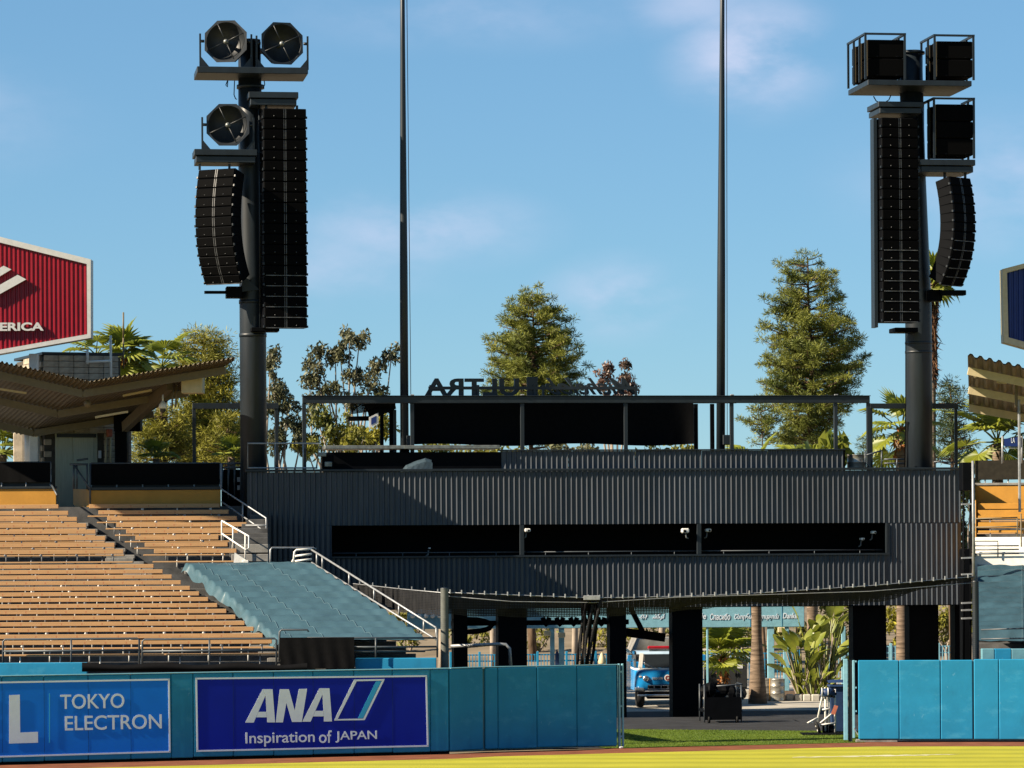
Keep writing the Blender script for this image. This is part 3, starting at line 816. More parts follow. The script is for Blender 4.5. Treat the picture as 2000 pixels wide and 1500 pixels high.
part('jamb', MB().cbox((SB - .07, -.085, Z_SLOT0 - .005), (SB - .004, .05, Z_SLOT1 - .003), .006), M['steel_dark'], bd)
for u in (1019, 1365):
    s = bs(u); part('mullion', MB().cbox((s - .075, -.04, Z_SLOT0 - .005), (s + .075, .08, Z_SLOT1 - .004), .008), M['steel_dark'], bd)
    s = bs(u)
rl = Z_SLOT0 + .10
for a, b in ((650, 1015), (1024, 1360), (1370, 1725)):
    part('gallery_rail', MB().tube([(bs(a), .12, rl), (bs(b), .12, rl)], .018, 6), M['rail_dark'], bd)
    n = 4
    for i in range(n):
        s = bs(lerp(a, b, (i + .5) / n)); part('rail_post', MB().tube([(s, .12, rl - .2), (s, .12, rl)], .015, 6), M['rail_dark'], bd)
# columns
for a, b, t in ((885, 912, .9), (972, 1028, .8), (1190, 1222, .9), (1312, 1371, .7), (1665, 1730, .7), (1775, 1832, .7), (1864, 1885, .9)):
    part('column', MB().cbox((bs(a, t), t, -.02), (bs(b, t), t + .7, Z_BOT - .022), .02), M['black'], bd)
# diagonal braces under the floor
part('brace', MB().beam((bs(1232, 2), 2.2, Z_BOT - .05), (bs(1262, 2), 2.2, Z_BOT - 1.1), .16, .16), M['black'], bd)
part('under_beam', MB().box((bs(880, 2), 1.8, Z_BOT - .62), (bs(1225, 2), 2.1, Z_BOT - .45)), M['black'], bd)
part('under_beam', MB().beam((bs(1222, 2), 2.3, Z_BOT - .9), (bs(1300, 2), 2.3, Z_BOT - 1.1), .2, .3), M['black'], bd)
pts = [B(915 + 45 * math.sin(a), 1222 + 12 * math.cos(a), 1.2) for a in [x * math.pi / 8 for x in range(-2, 11)]]
part('hose_loop', MB().tube(pts, .09, 8), M['black'], bd)
for i in range(6):
    pts = [B(1060 + 27 * i + 13 * f, 1206 + 14 * math.sin(f * math.pi), 1.4) for f in (0, .25, .5, .75, 1)]
    part('duct_loop', MB().tube(pts, .085, 8), M['black'], bd)

# roof: the set back upper tier
T2 = .9
ut = thing('roof_parapet', 'black ribbed upper parapet set back on the roof of the black building', 'parapet', (0, T2, Z_TOP), BF)
U0, U1 = bs(632, T2), bs(1648, T2)
zt2 = bz(880, 1400, T2)
clad(bs(980, T2), U1, Z_TOP - .05, zt2, ut, T2)
part('flat_sheet', MB().box((U0, T2 - .01, Z_TOP - .04), (bs(980, T2) - .002, T2 + .05, zt2 - .03)), M['black'], ut)
part('cap', MB().cbox((bs(975, T2), T2 - .09, zt2 + .002), (U1 + .06, T2 + .12, zt2 + .05), .008), M['steel_dark'], ut)
part('slab', MB().cbox((U0 + .05, T2 - .2, bz(877, 800, T2)), (bs(976, T2), T2 + 1.4, bz(870, 800, T2)), .012), M['steel_light'], ut)
part('end_board', MB().box((U1 - .03, T2, Z_TOP - .04), (U1 + .06, T2 + .9, zt2 - .002)), M['black'], ut)
# covered equipment on the parapet edge
mb = MB(); c = B(812, 920, .45)
pts = []
rng = random.Random(2)
prof = [(0, .50), (.12, .50), (.3, .46), (.43, .42), (.5, 0)]
for i in range(6):
    f = i / 5
    h = [0, .26, .36, .44, .48, .42][i] if i else 0
    pts.append([(c[0] - .52 + f * 1.05 + .02 * math.sin(j * 2.1), .45 + (j - 4) * .07, c[2] - .05 + max(0, (h - .02 * abs(j - 4) ** 1.6 + rng.uniform(-.02, .02))) * (0 if j in (0, 8) else 1)) for j in range(9)])
pts.append([(c[0] + .56, .45 + (j - 4) * .08, c[2] - .06) for j in range(9)])
M['cover'] = mat('dark_cover', (.030, .052, .068), .6, .3, var=.2)
solo('covered_equipment', MB().grid(pts, False), M['cover'], 'grey blue cover draped over equipment on the parapet edge', 'cover', c, BF)

# pergola frame on the roof
TP0 = 1.3
pg = thing('pergola', 'dark steel pergola frame along the roof of the black building', 'pergola', (0, TP0, Z_TOP), BF)
zb = bz(780, 1180, TP0)
part('beam', MB().cbox((bs(592, TP0), TP0 - .1, zb - .13), (bs(1699, TP0), TP0 + .1, zb + .10), .012), M['steel_dark'], pg)
part('flange', MB().cbox((bs(592, TP0) - .02, TP0 - .14, zb + .102), (bs(1699, TP0) + .02, TP0 + .14, zb + .13), .006), M['steel_dark'], pg)
for u in (595, 806, 1021, 1223, 1430, 1633, 1697):
    s = bs(u, TP0); part('post', MB().cbox((s - .065, TP0 - .06, Z_TOP - .04), (s + .065, TP0 + .06, zb - .132), .008), M['steel_dark'], pg)
for u in (806, 1021, 1223, 1430, 1633):
    s = bs(u, TP0); part('lamp_clamp', MB().cbox((s - .06, TP0 - .16, zb + .13), (s + .06, TP0 - .05, zb + .17), .01), M['rail_grey'], pg)
part('rear_beam', MB().cbox((bs(800, 3.2), 3.14, bz(788, 1100, 3.2)), (bs(1440, 3.2), 3.28, bz(778, 1100, 3.2)), .01), M['steel_dark'], pg)
for u in (1360, 1392):
    s = bs(u, 3.2); part('post', MB().cbox((s - .07, 3.14, Z_TOP - .04), (s + .07, 3.26, bz(789, 1100, 3.2)), .008), M['black'], pg)
lf = thing('pergola', 'low dark pergola frame at the left tower foot, left of the building roof', 'pergola', (bs(460, 4.6), 4.6, Z_TOP - .3), BF)
zl = bz(793, 460, 4.6)
part('beam', MB().cbox((bs(377, 4.6), 4.52, zl - .10), (bs(545, 4.6), 4.68, zl + .10), .01), M['steel_dark'], lf)
for u, zz in ((380, 7.0), (541, 3.0)):
    s = bs(u, 4.6); part('post', MB().cbox((s - .06, 4.54, zz), (s + .06, 4.66, zl - .102), .008), M['steel_dark'], lf)
rf = thing('pergola', 'low dark pergola frame beside the right tower on the roof', 'pergola', (bs(1780, 2.2), 2.2, Z_TOP), BF)
zr = bz(793, 1780, 2.2)
part('beam', MB().cbox((bs(1700, 2.2), 2.12, zr - .09), (bs(1872, 2.2), 2.28, zr + .09), .01), M['steel_dark'], rf)
for u in (1702, 1868):
    s = bs(u, 2.2); part('post', MB().cbox((s - .05, 2.15, Z_TOP - .04), (s + .05, 2.25, zr - .092), .008), M['steel_dark'], rf)
# black shade cloth behind the pergola
pts = []
for i in range(9):
    f = i / 8
    pts.append([(lerp(bs(808, 3.05), bs(1356, 3.05), j / 60), 3.08 + .05 * math.sin(j * .9) * f, lerp(bz(787, 1100, 3.3), bz(869, 1100, 3.3) + .04 * math.sin(j * .21 + .5), f)) for j in range(61)])
solo('shade_cloth', MB().grid(pts), M['screen'], 'wide black shade cloth hung between the pergola posts', 'shade', (bs(1080, 3.3), 3.3, Z_TOP), BF)
# louvred canopy and small hanging sign at the left of the pergola
lc = thing('slatted_canopy', 'small dark slatted canopy under the left end of the pergola', 'canopy', (bs(720, 2.6), 2.6, Z_TOP), BF)
for i in range(9):
    part('slat', MB().beam(B(684, 789 + 2.4 * i, 1.9 + .14 * i), B(772, 787 + 1.2 * i, 1.9 + .14 * i), .16, .03), M['black'], lc)
part('beam', MB().beam(B(680, 818, 3), B(730, 817, 3), .12, .16), M['black'], lc)
part('beam', MB().beam(B(722, 812, 2.2), B(770, 790, 3.1), .1, .3), M['black'], lc)
for u in (747, 765, 772):
    part('post', MB().cbox((bs(u, 2.9) - .06, 2.9, Z_TOP - .05), (bs(u, 2.9) + .06, 3.02, bz(800, u, 2.9)), .01), M['steel_dark'] if u > 766 else M['black'], lc)
hs = thing('hanging_sign', 'small pale sign hanging under the slatted canopy', 'sign', B(733, 835, 1.8), BF)
poly_part('panel', BF, [(721, 815), (739, 806), (739, 828), (721, 836)], 1.8, .05, M['paper'], hs)
poly_part('print', BF, [(725, 817), (735, 812), (735, 825), (725, 830)], 1.79, .006, M['navy'], hs)
# reversed roof sign, seen from behind
rs = thing('roof_sign', 'dark roof sign seen from behind, its letters ULTRA reading backwards', 'sign', (bs(1040, 2.0), 2.0, Z_TOP), BF)
TS = 2.0
lettering('lettering', 'ULTRA', BF, B(830, 773, TS), B(1014, 739, TS), TS, .12, M['steel_dark'], rs, weight=.03, flip=True)
lettering('lettering', 'Michelob', BF, B(1066, 771, TS), B(1244, 738, TS), TS, .12, M['steel_dark'], rs, shear=.75, weight=.014, flip=True)
part('shield', MB().cbox((bs(1031, TS), TS, bz(773, 1040, TS)), (bs(1052, TS), TS + .12, bz(736, 1040, TS)), .02), M['steel_dark'], rs)
part('rail', MB().box((bs(838, TS), TS - .07, bz(761, 1040, TS)), (bs(1246, TS), TS - .005, bz(755, 1040, TS))), M['steel_dark'], rs)
for u in (842, 935, 1045, 1062, 1145, 1243):
    part('stand', MB().box((bs(u, TS) - .04, TS - .075, zb + .135), (bs(u, TS) + .04, TS - .072 + .06, bz(752, u, TS))), M['steel_dark'], rs)

# two tall poles
for (u0, u1, w0, w1, vb, lab) in ((786, 790, 9, 17, 868, 'tall thin dark pole left of the roof sign'), (1410.5, 1407, 9, 18, 876, 'tall thin dark pole right of the roof sign')):
    tq = 2.3
    s = bs((u0 + u1) / 2, tq); k = 1 / 57.0
    o = thing('tall_pole', lab, 'pole', (s, tq, Z_TOP), BF, 'tall thin poles')
    top = B(lerp(u1, u0, 1.3), -260, tq)
    bot = B(u1, vb, tq)
    part('shaft', MB().tube([(bot[0], tq, Z_TOP - .3), (lerp(bot[0], top[0], .33), tq, lerp(Z_TOP, top[2], .33)), (lerp(bot[0], top[0], .7), tq, lerp(Z_TOP, top[2], .7)), (top[0], tq, top[2])], [w1 * k / 2, w1 * k * .46, w0 * k * .55, w0 * k * .42], 14), M['steel_dark'], o)
    part('sleeve', MB().tube([(bot[0], tq, Z_TOP - .2), (bot[0], tq, Z_TOP + .75)], w1 * k * .58, 14), M['steel_dark'], o)
    part('lanyard', MB().tube([(bot[0] + .24, tq, Z_TOP), (top[0] + .13, tq, top[2])], .012, 4), M['rail_dark'], o)
    part('cleat_box', MB().cbox((bot[0] + .05, tq - .22, Z_TOP + .9), (bot[0] + .3, tq - .1, Z_TOP + 1.25), .02), M['steel_dark'], o)

# ------------------------------------------------------------------ sound towers
def octagon(rx): return [(rx * math.cos(R(22.5 + 45 * i)), rx * math.sin(R(22.5 + 45 * i))) for i in range(8)]
def dish(u, v, t, label, yaw=-10, pit=-8):
    c = Vector(B(u, v, t))
    o = thing('horn_loudspeaker', label, 'loudspeaker', tuple(c), BF, 'octagonal horn loudspeakers')
    m3 = (Matrix.Rotation(R(yaw), 3, 'Z') @ Matrix.Rotation(R(90 - pit * -1 + 0), 3, 'X'))   # local +z -> front
    rx = .775
    oc = octagon(rx)
    # octagonal shell
    def w(p): return tuple(c + m3 @ Vector(p))
    n = 32
    mb = MB()
    ring_o, ring_i = [], []
    for k in range(n):
        a = 2 * math.pi * k / n
        d = Vector((math.cos(a), math.sin(a)))
        ap = rx * math.cos(R(22.5))
        aa = (math.degrees(a) + 22.5) % 45 - 22.5
        ro = ap / math.cos(R(aa))
        ring_o.append(w((d.x * ro, d.y * ro, .02))); ring_i.append(w((d.x * .66, d.y * .66, .015)))
    mb.add(ring_o + ring_i, [(k, (k + 1) % n, n + (k + 1) % n, n + k) for k in range(n)])
    part('rim', mb, M['horn'], o)
    mb = MB()
    f = [w((x, y, .02)) for x, y in oc]; b = [w((x * .78, y * .78, -.62)) for x, y in oc]
    mb.add(f + b, [(k, k + 8, (k + 1) % 8 + 8, (k + 1) % 8) for k in range(8)] + [tuple(range(8, 16))])
    part('housing', mb, M['black'], o)
    part('bowl', MB().lathe(c, [(.66, .015), (.62, -.10), (.53, -.25), (.40, -.37), (.26, -.45), (.14, -.49), (.001, -.50)], 36, m3), M['horn'], o)
    part('driver', MB().lathe(c, [(.001, .06), (.05, .05), (.085, 0), (.09, -.05), (.07, -.12), (.05, -.5)], 16, m3), M['steel_light'], o)
    for a in (25, 115, 205, 295):
        d = Vector((math.cos(R(a)), math.sin(R(a)), 0))
        part('strut', MB().tube([w(d * .06 + Vector((0, 0, -.02))), w(d * .66 + Vector((0, 0, .01)))], .018, 6), M['horn'], o)
    for sx in (-1, 1):
        x = sx * .86
        part('yoke', MB().beam(c + Vector((x, 0, .25)), c + Vector((x, 0, -.88)), .06, .10, (0, 1, 0)), M['steel_dark'], o)
        part('gusset', MB().prism([c + Vector((x, -.05, -.86)), c + Vector((x - sx * .30, -.05, -.86)), c + Vector((x, -.05, -.50))], (0, .03, 0)), M['steel_dark'], o)
        part('pivot', MB().tube([c + Vector((x, 0, 0)), c + Vector((x - sx * .14, 0, 0))], .05, 8), M['steel_dark'], o)
    return o
def platform(root, ua, ub, v0, v1, t0, t1, name='platform', tiers=1):
    s0, s1 = bs(ua, t0), bs(ub, t0)
    u = (ua + ub) / 2
    zt, zo = bz(v0, u, t0), bz(v1, u, t0)
    h = (zt - zo) / tiers
    for i in range(tiers):
        z0 = zo + i * h
        e = .06 * i
        o = part(name, MB().cbox((s0 - e, t0 - e, z0 + .012), (s1 + e, t1, z0 + h - .012), .015), M['steel_dark'], root)
    return s0, s1, zo, zt
CAB = {}
M['strip'] = mat('dull_metal_strip', (.06, .062, .064), .5, .4, var=.3, scale=6)
M['bar'] = mat('lit_edge_grey', (.15, .15, .15), .5, .4, var=.4, scale=3)  # lighter grey painting the sunlit top edges of the cabinets
def line_array(label, c, yaw, n, w, h, d, pitches, side=None, group='line array loudspeakers', bar_from=99, dots=True, bar_m='bar'):
    """hanging column of cabinets; c is the top centre of the front in building coordinates"""
    key = (w, h, d)
    if key not in CAB:
        g = .012
        body = MB().cbox((-w / 2, 0, -h + g), (w / 2, d, 0), .02)
        prof = [(-w / 2, .02), (w / 2, .02)]
        gl = MB().cbox((-w / 2 + .03, -.022, -h + .035), (-.05, -.002, -.02), .008)
        gr = MB().cbox((.05, -.022, -h + .035), (w / 2 - .03, -.002, -.02), .008)
        sp = MB().box((-.045, -.020, -h + .03), (-.020, -.002, -.02)).box((.020, -.020, -h + .03), (.045, -.002, -.02))
        dt = MB().lathe((0, 0, 0), [(.022, 0), (.012, .02), (.001, .022)], 8, Matrix.Rotation(R(90), 3, 'X'))
        lu = MB().cbox((-.025, -.01, -h + .02), (.03, .06, -h + .10), .006)
        br = MB().box((-w / 2 + .06, -.030, -h + .004), (w / 2 - .06, -.002, -h + .030))
        CAB[key] = [x.mesh('m') for x in (body, gl, gr, sp, dt, lu, br)]
        for me, mm in zip(CAB[key], ('black', 'grille', 'grille', 'strip', 'strip', 'steel_dark', bar_m)):
            me.materials.append(M[mm])
    me = CAB[key]
    root = thing('line_array', label, 'loudspeaker', c, BF, group)
    root.rotation_euler = (0, 0, BF.yaw + R(yaw))
    y, z = 0.0, 0.0
    for k in range(n):
        p = R(pitches[k])
        o = bpy.data.objects.new('cabinet', me[0]); COL.objects.link(o); o.parent = root
        o.location = (0, y, z); o.rotation_euler = (p, 0, 0)
        kids = [('grille', 1, (0, 0, 0)), ('grille', 2, (0, 0, 0)), ('centre_strip', 3, (0, 0, 0))]
        if dots: kids += [('badge', 4, (-w * .25, -.02, -h * .72)), ('badge', 4, (w * .25, -.02, -h * .72))]
        kids += [('rigging_lug', 5, (-w / 2 - .01, 0, 0)), ('rigging_lug', 5, (w / 2 + .005, 0, 0))]
        if k >= bar_from: kids.append(('lit_edge_bar', 6, (0, -.004, 0)))  # thin light bar in place of the lit edge between cabinets
        for nm, i, lo in kids:
            q = bpy.data.objects.new(nm, me[i]); COL.objects.link(q); q.parent = o; q.location = lo
        y += h * math.sin(p); z -= h * math.cos(p)
    return root

tl = thing('sound_tower', 'left sound tower, a thick dark steel pole with speaker platforms', 'tower', (bs(496, 1.7), 1.7, 0), BF)
sp_ = bs(496, 1.7)
ztop = bz(78, 490, 1.7)
part('pole', MB().tube([(sp_, 1.7, 0), (sp_, 1.7, bz(560, 490, 1.7)), (sp_ - .04, 1.7, bz(330, 490, 1.7)), (sp_ - .06, 1.7, ztop)], [.455, .45, .42, .38], 28), M['steel_dark'], tl)
for v in (655, 590, 170, 100):
    part('weld_collar', MB().lathe((sp_ - .03 * (v < 400), 1.7, bz(v, 490, 1.7)), [(.40, -.07), (.47, -.06), (.47, .06), (.40, .07)], 28), M['steel_dark'], tl)
platform(tl, 390, 607, 130, 144, .2, 2.2)
platform(tl, 494, 584, 179, 206, .35, 1.7, 'hanger', 2)
platform(tl, 387, 503, 291, 318, .4, 1.7, 'platform', 2)
part('top_box', MB().cbox((bs(486, 1.5), 1.2, bz(131, 500, 1.2)), (bs(512, 1.5), 2.0, bz(76, 500, 1.2)), .02), M['black'], tl)
part('lower_hanger', MB().beam(B(400, 571, .9), B(448, 571, 1.2), .1, .1), M['black'], tl)
part('lower_hanger', MB().cbox((bs(444, 1.2), 1.0, bz(582, 460, 1.2)), (bs(475, 1.2), 1.6, bz(560, 460, 1.2)), .02), M['black'], tl)
part('lower_hanger', MB().prism([B(470, 560, 1.2), B(478, 540, 1.2), B(508, 566, 1.2), B(470, 570, 1.2)], (0, .4, 0)), M['steel_dark'], tl)
part('lower_hanger', MB().cbox((bs(492, 1), .8, bz(648, 520, 1)), (bs(547, 1), 1.5, bz(640, 520, 1)), .02), M['black'], tl)
for pts in ([(445, 157), (444, 170), (441, 166), (444, 158)], [(458, 158), (457, 185), (460, 193), (463, 194)], [(516, 158), (517, 165), (514, 172)]):
    part('cable', MB().tube([B(u, v, .9) for u, v in pts], .018, 5), M['black'], tl)
part('conduit', MB().tube([B(506, 200, .9), B(508, 420, .9), B(508, 640, .9)], .03, 6), M['steel_dark'], tl)
dish(441, 81, .55, 'octagonal horn loudspeaker at the top left of the left tower', -14, -6)
dish(551, 85, .55, 'octagonal horn loudspeaker at the top right of the left tower', 10, -4)
dish(445, 244, .65, 'lone octagonal horn loudspeaker on the lower platform of the left tower', -4, -6)
line_array('long straight column of speaker cabinets on the left tower', B(556, 212, .35), 4, 21, 1.46, .352, .8, [0] * 15 + [.5, .8, 1, 1.2, 1.5, 1.5], bar_from=15)
line_array('curved column of speaker cabinets bending inward on the left tower', B(424, 330, .15), -34, 12, 1.44, .332, .62, [-15, -12, -9, -6, -2, 2, 6, 11, 16, 21, 26, 30], bar_from=11, group='curved line arrays')
for pts in ([(390, 320), (390, 332)], [(448, 320), (448, 332)], [(520, 206), (520, 214)], [(580, 206), (580, 214)]):
    part('hanger_link', MB().beam(B(*pts[0], .6), B(*pts[1], .6), .08, .08), M['steel_dark'], tl)

tr = thing('sound_tower', 'right sound tower, a thick dark steel pole with boxed speakers', 'tower', (bs(1796, 1.7), 1.7, 0), BF)
sp_ = bs(1796, 1.7)
part('pole', MB().tube([(sp_, 1.7, 0), (sp_, 1.7, bz(600, 1796, 1.7)), (sp_ - .15, 1.7, bz(330, 1796, 1.7)), (sp_ - .22, 1.7, bz(100, 1796, 1.7))], [.48, .46, .42, .40], 28), M['steel_dark'], tr)
for v in (688, 670, 180, 104):
    part('weld_collar', MB().lathe((sp_ - .2 * (v < 400), 1.7, bz(v, 1790, 1.7)), [(.42, -.05), (.475, -.04), (.475, .04), (.42, .05)], 28), M['steel_dark'], tr)
platform(tr, 1700, 1903, 156, 168, -.3, 2.6)
platform(tr, 1723, 1805, 198, 222, .2, 1.8, 'hanger', 2)
platform(tr, 1803, 1905, 311, 337, .2, 1.8, 'platform', 2)
part('lower_hanger', MB().cbox((bs(1745, 1), .6, bz(650, 1770, 1)), (bs(1790, 1), 1.5, bz(641, 1770, 1)), .02), M['black'], tr)
part('lower_hanger', MB().cbox((bs(1816, 1), .9, bz(588, 1830, 1)), (bs(1842, 1), 1.5, bz(566, 1830, 1)), .02), M['black'], tr)
part('lower_hanger', MB().cbox((bs(1836, 1), .6, bz(578, 1860, 1)), (bs(1884, 1), 1.0, bz(568, 1860, 1)), .02), M['black'], tr)
for pts in ([(1706, 188), (1711, 197), (1718, 201)], [(1740, 186), (1736, 195), (1730, 199)], [(1769, 650), (1769, 780), (1767, 912)]):
    part('cable', MB().tube([B(u, v, .9) for u, v in pts], .02, 5), M['black'], tr)
line_array('long straight column of speaker cabinets on the right tower', B(1757, 230, .1), 5, 20, 1.34, .352, .8, [-.8] * 6 + [-.3] * 6 + [0] * 8, bar_from=12)
line_array('curved column of speaker cabinets bending inward on the right tower', B(1874, 346, .1), 36, 12, 1.18, .322, .62, [-14, -11, -8, -5, -2, 2, 6, 11, 16, 21, 26, 30], bar_from=6, group='curved line arrays', dots=False)
part('side_plate', MB().box((bs(1708, .5), .3, bz(640, 1712, .5)), (bs(1714.5, .5), .8, bz(232, 1712, .5))), M['steel_dark'], tr)
part('hanger_link', MB().beam(B(1845, 337, .6), B(1845, 350, .6), .08, .08), M['steel_dark'], tr)
part('hanger_link', MB().beam(B(1885, 337, .6), B(1885, 350, .6), .08, .08), M['steel_dark'], tr)

def sub_cluster(label, ua, ub, v0, v1, rows_, t0, cols=3, dt=.85):
    s0, s1 = bs(ua, t0), bs(ub, t0)
    zt, zo = bz(v0, (ua + ub) / 2, t0), bz(v1, (ua + ub) / 2, t0)
    o = thing('subwoofer_cluster', label, 'loudspeaker', ((s0 + s1) / 2, t0, zo), BF, 'caged subwoofers')
    h = (zt - zo) / rows_
    for j in range(cols):
        y0 = t0 + j * dt
        e = 0 if j == 0 else .06
        for i in range(rows_):
            c = part('cabinet', MB().cbox((s0, y0, zo + i * h + .01), (s1, y0 + dt - .22, zo + (i + 1) * h - .012), .03), M['grille'], o)
            for f in (.25, .82):
                part('handle', MB().cbox((lerp(s0, s1, f) - .05, y0 - .02, zo + i * h + .035), (lerp(s0, s1, f) + .05, y0 - .002, zo + i * h + .075), .006), M['black'], c)
        part('spine', MB().box((s0 - .045, y0 + .02, zo + .02), (s0 - .004, y0 + .07, zt - .02)), M['roof_beam'], o)
    yb = t0 + cols * dt
    za = zt + .14
    for x in (s0 - .09, s1 + .012):
        for j in range(cols + 1):
            y = t0 - .06 + j * dt
            part('cage_post', MB().box((x - .035, y - .035, zo - .1), (x + .035, y + .035, za)), M['steel_dark'], o)
        part('cage_rail', MB().box((x - .04, t0 - .1, za + .002), (x + .04, yb, za + .072)), M['steel_dark'], o)
    part('cage_rail', MB().box((s0 - .058, t0 - .1, za + .004), (s1 - .022, t0 - .02, za + .070)), M['steel_dark'], o)
    return o
sub_cluster('caged pair of subwoofers at the top left of the right tower', 1700, 1771, 77, 150, 2, -.1)
sub_cluster('caged pair of subwoofers at the top right of the right tower', 1835, 1905, 80, 151, 2, -.1, 2, .9)
sub_cluster('caged stack of three subwoofers on the lower platform of the right tower', 1833, 1905, 203, 304, 3, .3, 2, .75)

# ------------------------------------------------------------------ things on the roof and in the gallery
o = thing('roof_rail', 'light grey pipe rail on the roof beside the left tower', 'railing', B(550, 915, .3), BF)
for ln in ([(484, 915), (484, 866), (624, 866), (618, 915)], [(484, 914), (620, 914)]):
    part('rail', MB().tube([B(u, v, .3) for u, v in ln], .028, 8), M['rail_grey'], o)
for u in (537, 592):
    part('post', MB().tube([B(u, 866, .3), B(u, 914, .3)], .025, 8), M['rail_grey'], o)
o = thing('roof_rail', 'dark stepped pipe rail on the roof by the right tower foot', 'railing', B(1745, 913, 1), BF)
for ln in ([(1690, 900, 1), (1698, 912, 1)], [(1688, 890, 1), (1722, 880, 1)], [(1727, 897, 1.2), (1768, 897, 1.2)], [(1727, 905, 1.2), (1768, 905, 1.2)], [(1824, 902, 1.2), (1866, 903, 1.2)]):
    part('rail', MB().tube([B(*p) for p in ln], .028, 8), M['rail_dark'], o)
for u in (1690, 1722, 1752):
    part('post', MB().tube([B(u, 880 if u < 1740 else 896, 1), B(u, 914, 1)], .03, 8), M['rail_dark'], o)
o = thing('drum', 'round metal drum on the roof right of the upper parapet', 'drum', B(1672, 915, 1.6), BF)
c = B(1672, 915, 1.6)
part('body', MB().lathe(c, [(.001, 0), (.30, 0), (.31, .05), (.31, .20), (.325, .22), (.31, .24), (.30, .46), (.32, .48), (.001, .48)], 24), M['bright_metal'], o)
o = thing('roof_cabinet', 'dark equipment cabinets at the left end of the roof', 'cabinet', B(640, 918, .4), BF)
part('cabinet', MB().cbox((bs(630, .5), .4, Z_TOP + .02), (bs(652, .5), .8, bz(888, 640, .5)), .02), M['black'], o)
part('lamp_head', MB().cbox((bs(622, .4), .2, bz(892, 630, .4)), (bs(637, .4), .4, bz(884, 630, .4)), .02), M['steel_light'], o)
part('lamp_head', MB().cbox((bs(634, .4), .15, bz(912, 640, .4)), (bs(648, .4), .38, bz(902, 640, .4)), .02), M['steel_light'], o)
def security_cam(label, u, v, t, sc=1.0, flip=1):
    c = Vector(B(u, v, t))
    o = thing('security_camera', label, 'camera', tuple(c), BF, 'security cameras in the gallery')
    part('housing', MB().cbox(c + Vector((-.13 * sc, -.12, -.07 * sc)), c + Vector((.13 * sc, .16, .09 * sc)), .035 * sc), M['white_paint'], o)
    part('lens', MB().lathe(c + Vector((.03 * flip, -.122, -.005)), [(.05 * sc, 0), (.04 * sc, .03), (.001, .02)], 12, Matrix.Rotation(R(90), 3, 'X')), M['black'], o)
    part('bracket', MB().tube([c + Vector((-.03 * flip, .05, -.06)), c + Vector((-.05 * flip, .05, -.22)), c + Vector((-.12 * flip, .05, -.26))], .028, 6), M['steel_light'], o)
    return o
security_cam('white security camera on the left gallery post', 1030, 1036, -.02, .75)
security_cam('largest white security camera, left of the right gallery post', 1338, 1037, -.02, 1.0, -1)
security_cam('dim grey camera just right of the right gallery post', 1383, 1036, .25, .7)
security_cam('small camera deep at the right end of the gallery, low', 1684, 1053, .3, .5)
security_cam('small camera at the right end of the gallery, high', 1706, 1040, .3, .6)
security_cam('tiny lamp on the left part of the gallery rail', 839, 1071, .1, .25)

# ------------------------------------------------------------------ netting
def net_mat():
    m = mat('black_net', (.014, .014, .015), .8, .2, var=.2, scale=4)
    t = m.node_tree; b = t.nodes['Principled BSDF']; out = t.nodes['Material Output']
    tc = N(t, 'ShaderNodeTexCoord'); sp = N(t, 'ShaderNodeSeparateXYZ'); t.links.new(tc.outputs['Object'], sp.inputs[0])
    vals = []
    for i in (0, 2):
        pp = N(t, 'ShaderNodeMath', operation='PINGPONG'); pp.inputs[1].default_value = .024; t.links.new(sp.outputs[i], pp.inputs[0])
        lt = N(t, 'ShaderNodeMath', operation='LESS_THAN'); lt.inputs[1].default_value = .0125; t.links.new(pp.outputs[0], lt.inputs[0]); vals.append(lt)
    mx = N(t, 'ShaderNodeMath', operation='MAXIMUM'); t.links.new(vals[0].outputs[0], mx.inputs[0]); t.links.new(vals[1].outputs[0], mx.inputs[1])
    tr = N(t, 'ShaderNodeBsdfTransparent'); ms = N(t, 'ShaderNodeMixShader')
    t.links.new(mx.outputs[0], ms.inputs[0]); t.links.new(tr.outputs[0], ms.inputs[1]); t.links.new(b.outputs[0], ms.inputs[2]); t.links.new(ms.outputs[0], out.inputs[0])
    return m
M['net'] = net_mat()
def along(line, f):
    """point at parameter f on a polyline of tuples spaced by u"""
    u = lerp(line[0][0], line[-1][0], f)
    for a, b in zip(line[:-1], line[1:]):
        if u <= b[0] + 1e-6:
            g = (u - a[0]) / (b[0] - a[0]); return [lerp(x, y, g) for x, y in zip(a, b)]
    return list(line[-1])
cable = [(868, 1157, 104.9), (1000, 1162, 105.3), (1160, 1168, 105.8), (1320, 1165, 106.4), (1470, 1159, 106.9), (1700, 1144, 107.7), (1902, 1126, 108.4)]
hem = [(868, 1200, 105.0), (940, 1204, 105.5), (1060, 1206, 106), (1160, 1203, 106.2), (1270, 1201, 106.7), (1360, 1190, 107), (1470, 1178, 107.3), (1600, 1186, 107.6), (1720, 1176, 108), (1800, 1152, 108.3), (1902, 1134, 108.5)]
nt_ = thing('safety_net', 'black netting gathered along a cable between the two net posts', 'net', P(1160, 1200, 106))
def net_sheet(top, bot, lay, seed):
    rng = random.Random(seed); pts = []
    for i in range(7):
        f = i / 6; row = []
        for j in range(90):
            g = j / 89
            a, b = along(top, g), along(bot, g)
            p = P(*[lerp(a[q], b[q], f) for q in range(3)])
            row.append((p[0], p[1] + lay + .10 * f * math.sin(j * .55 + seed) + .05 * math.sin(j * 1.3), p[2] + .02 * f * math.sin(j * .8 + seed)))
        pts.append(row)
    return MB().grid(pts)
part('net', net_sheet(cable, hem, 0, 1), M['net'], nt_)
hem2 = [(u, lerp(along(cable, (u - 868) / 1034)[1], v, .62) + 4 * math.sin(u * .012), y) for u, v, y in hem]
part('net_fold', net_sheet(cable, hem2, .14, 2), M['net'], nt_)
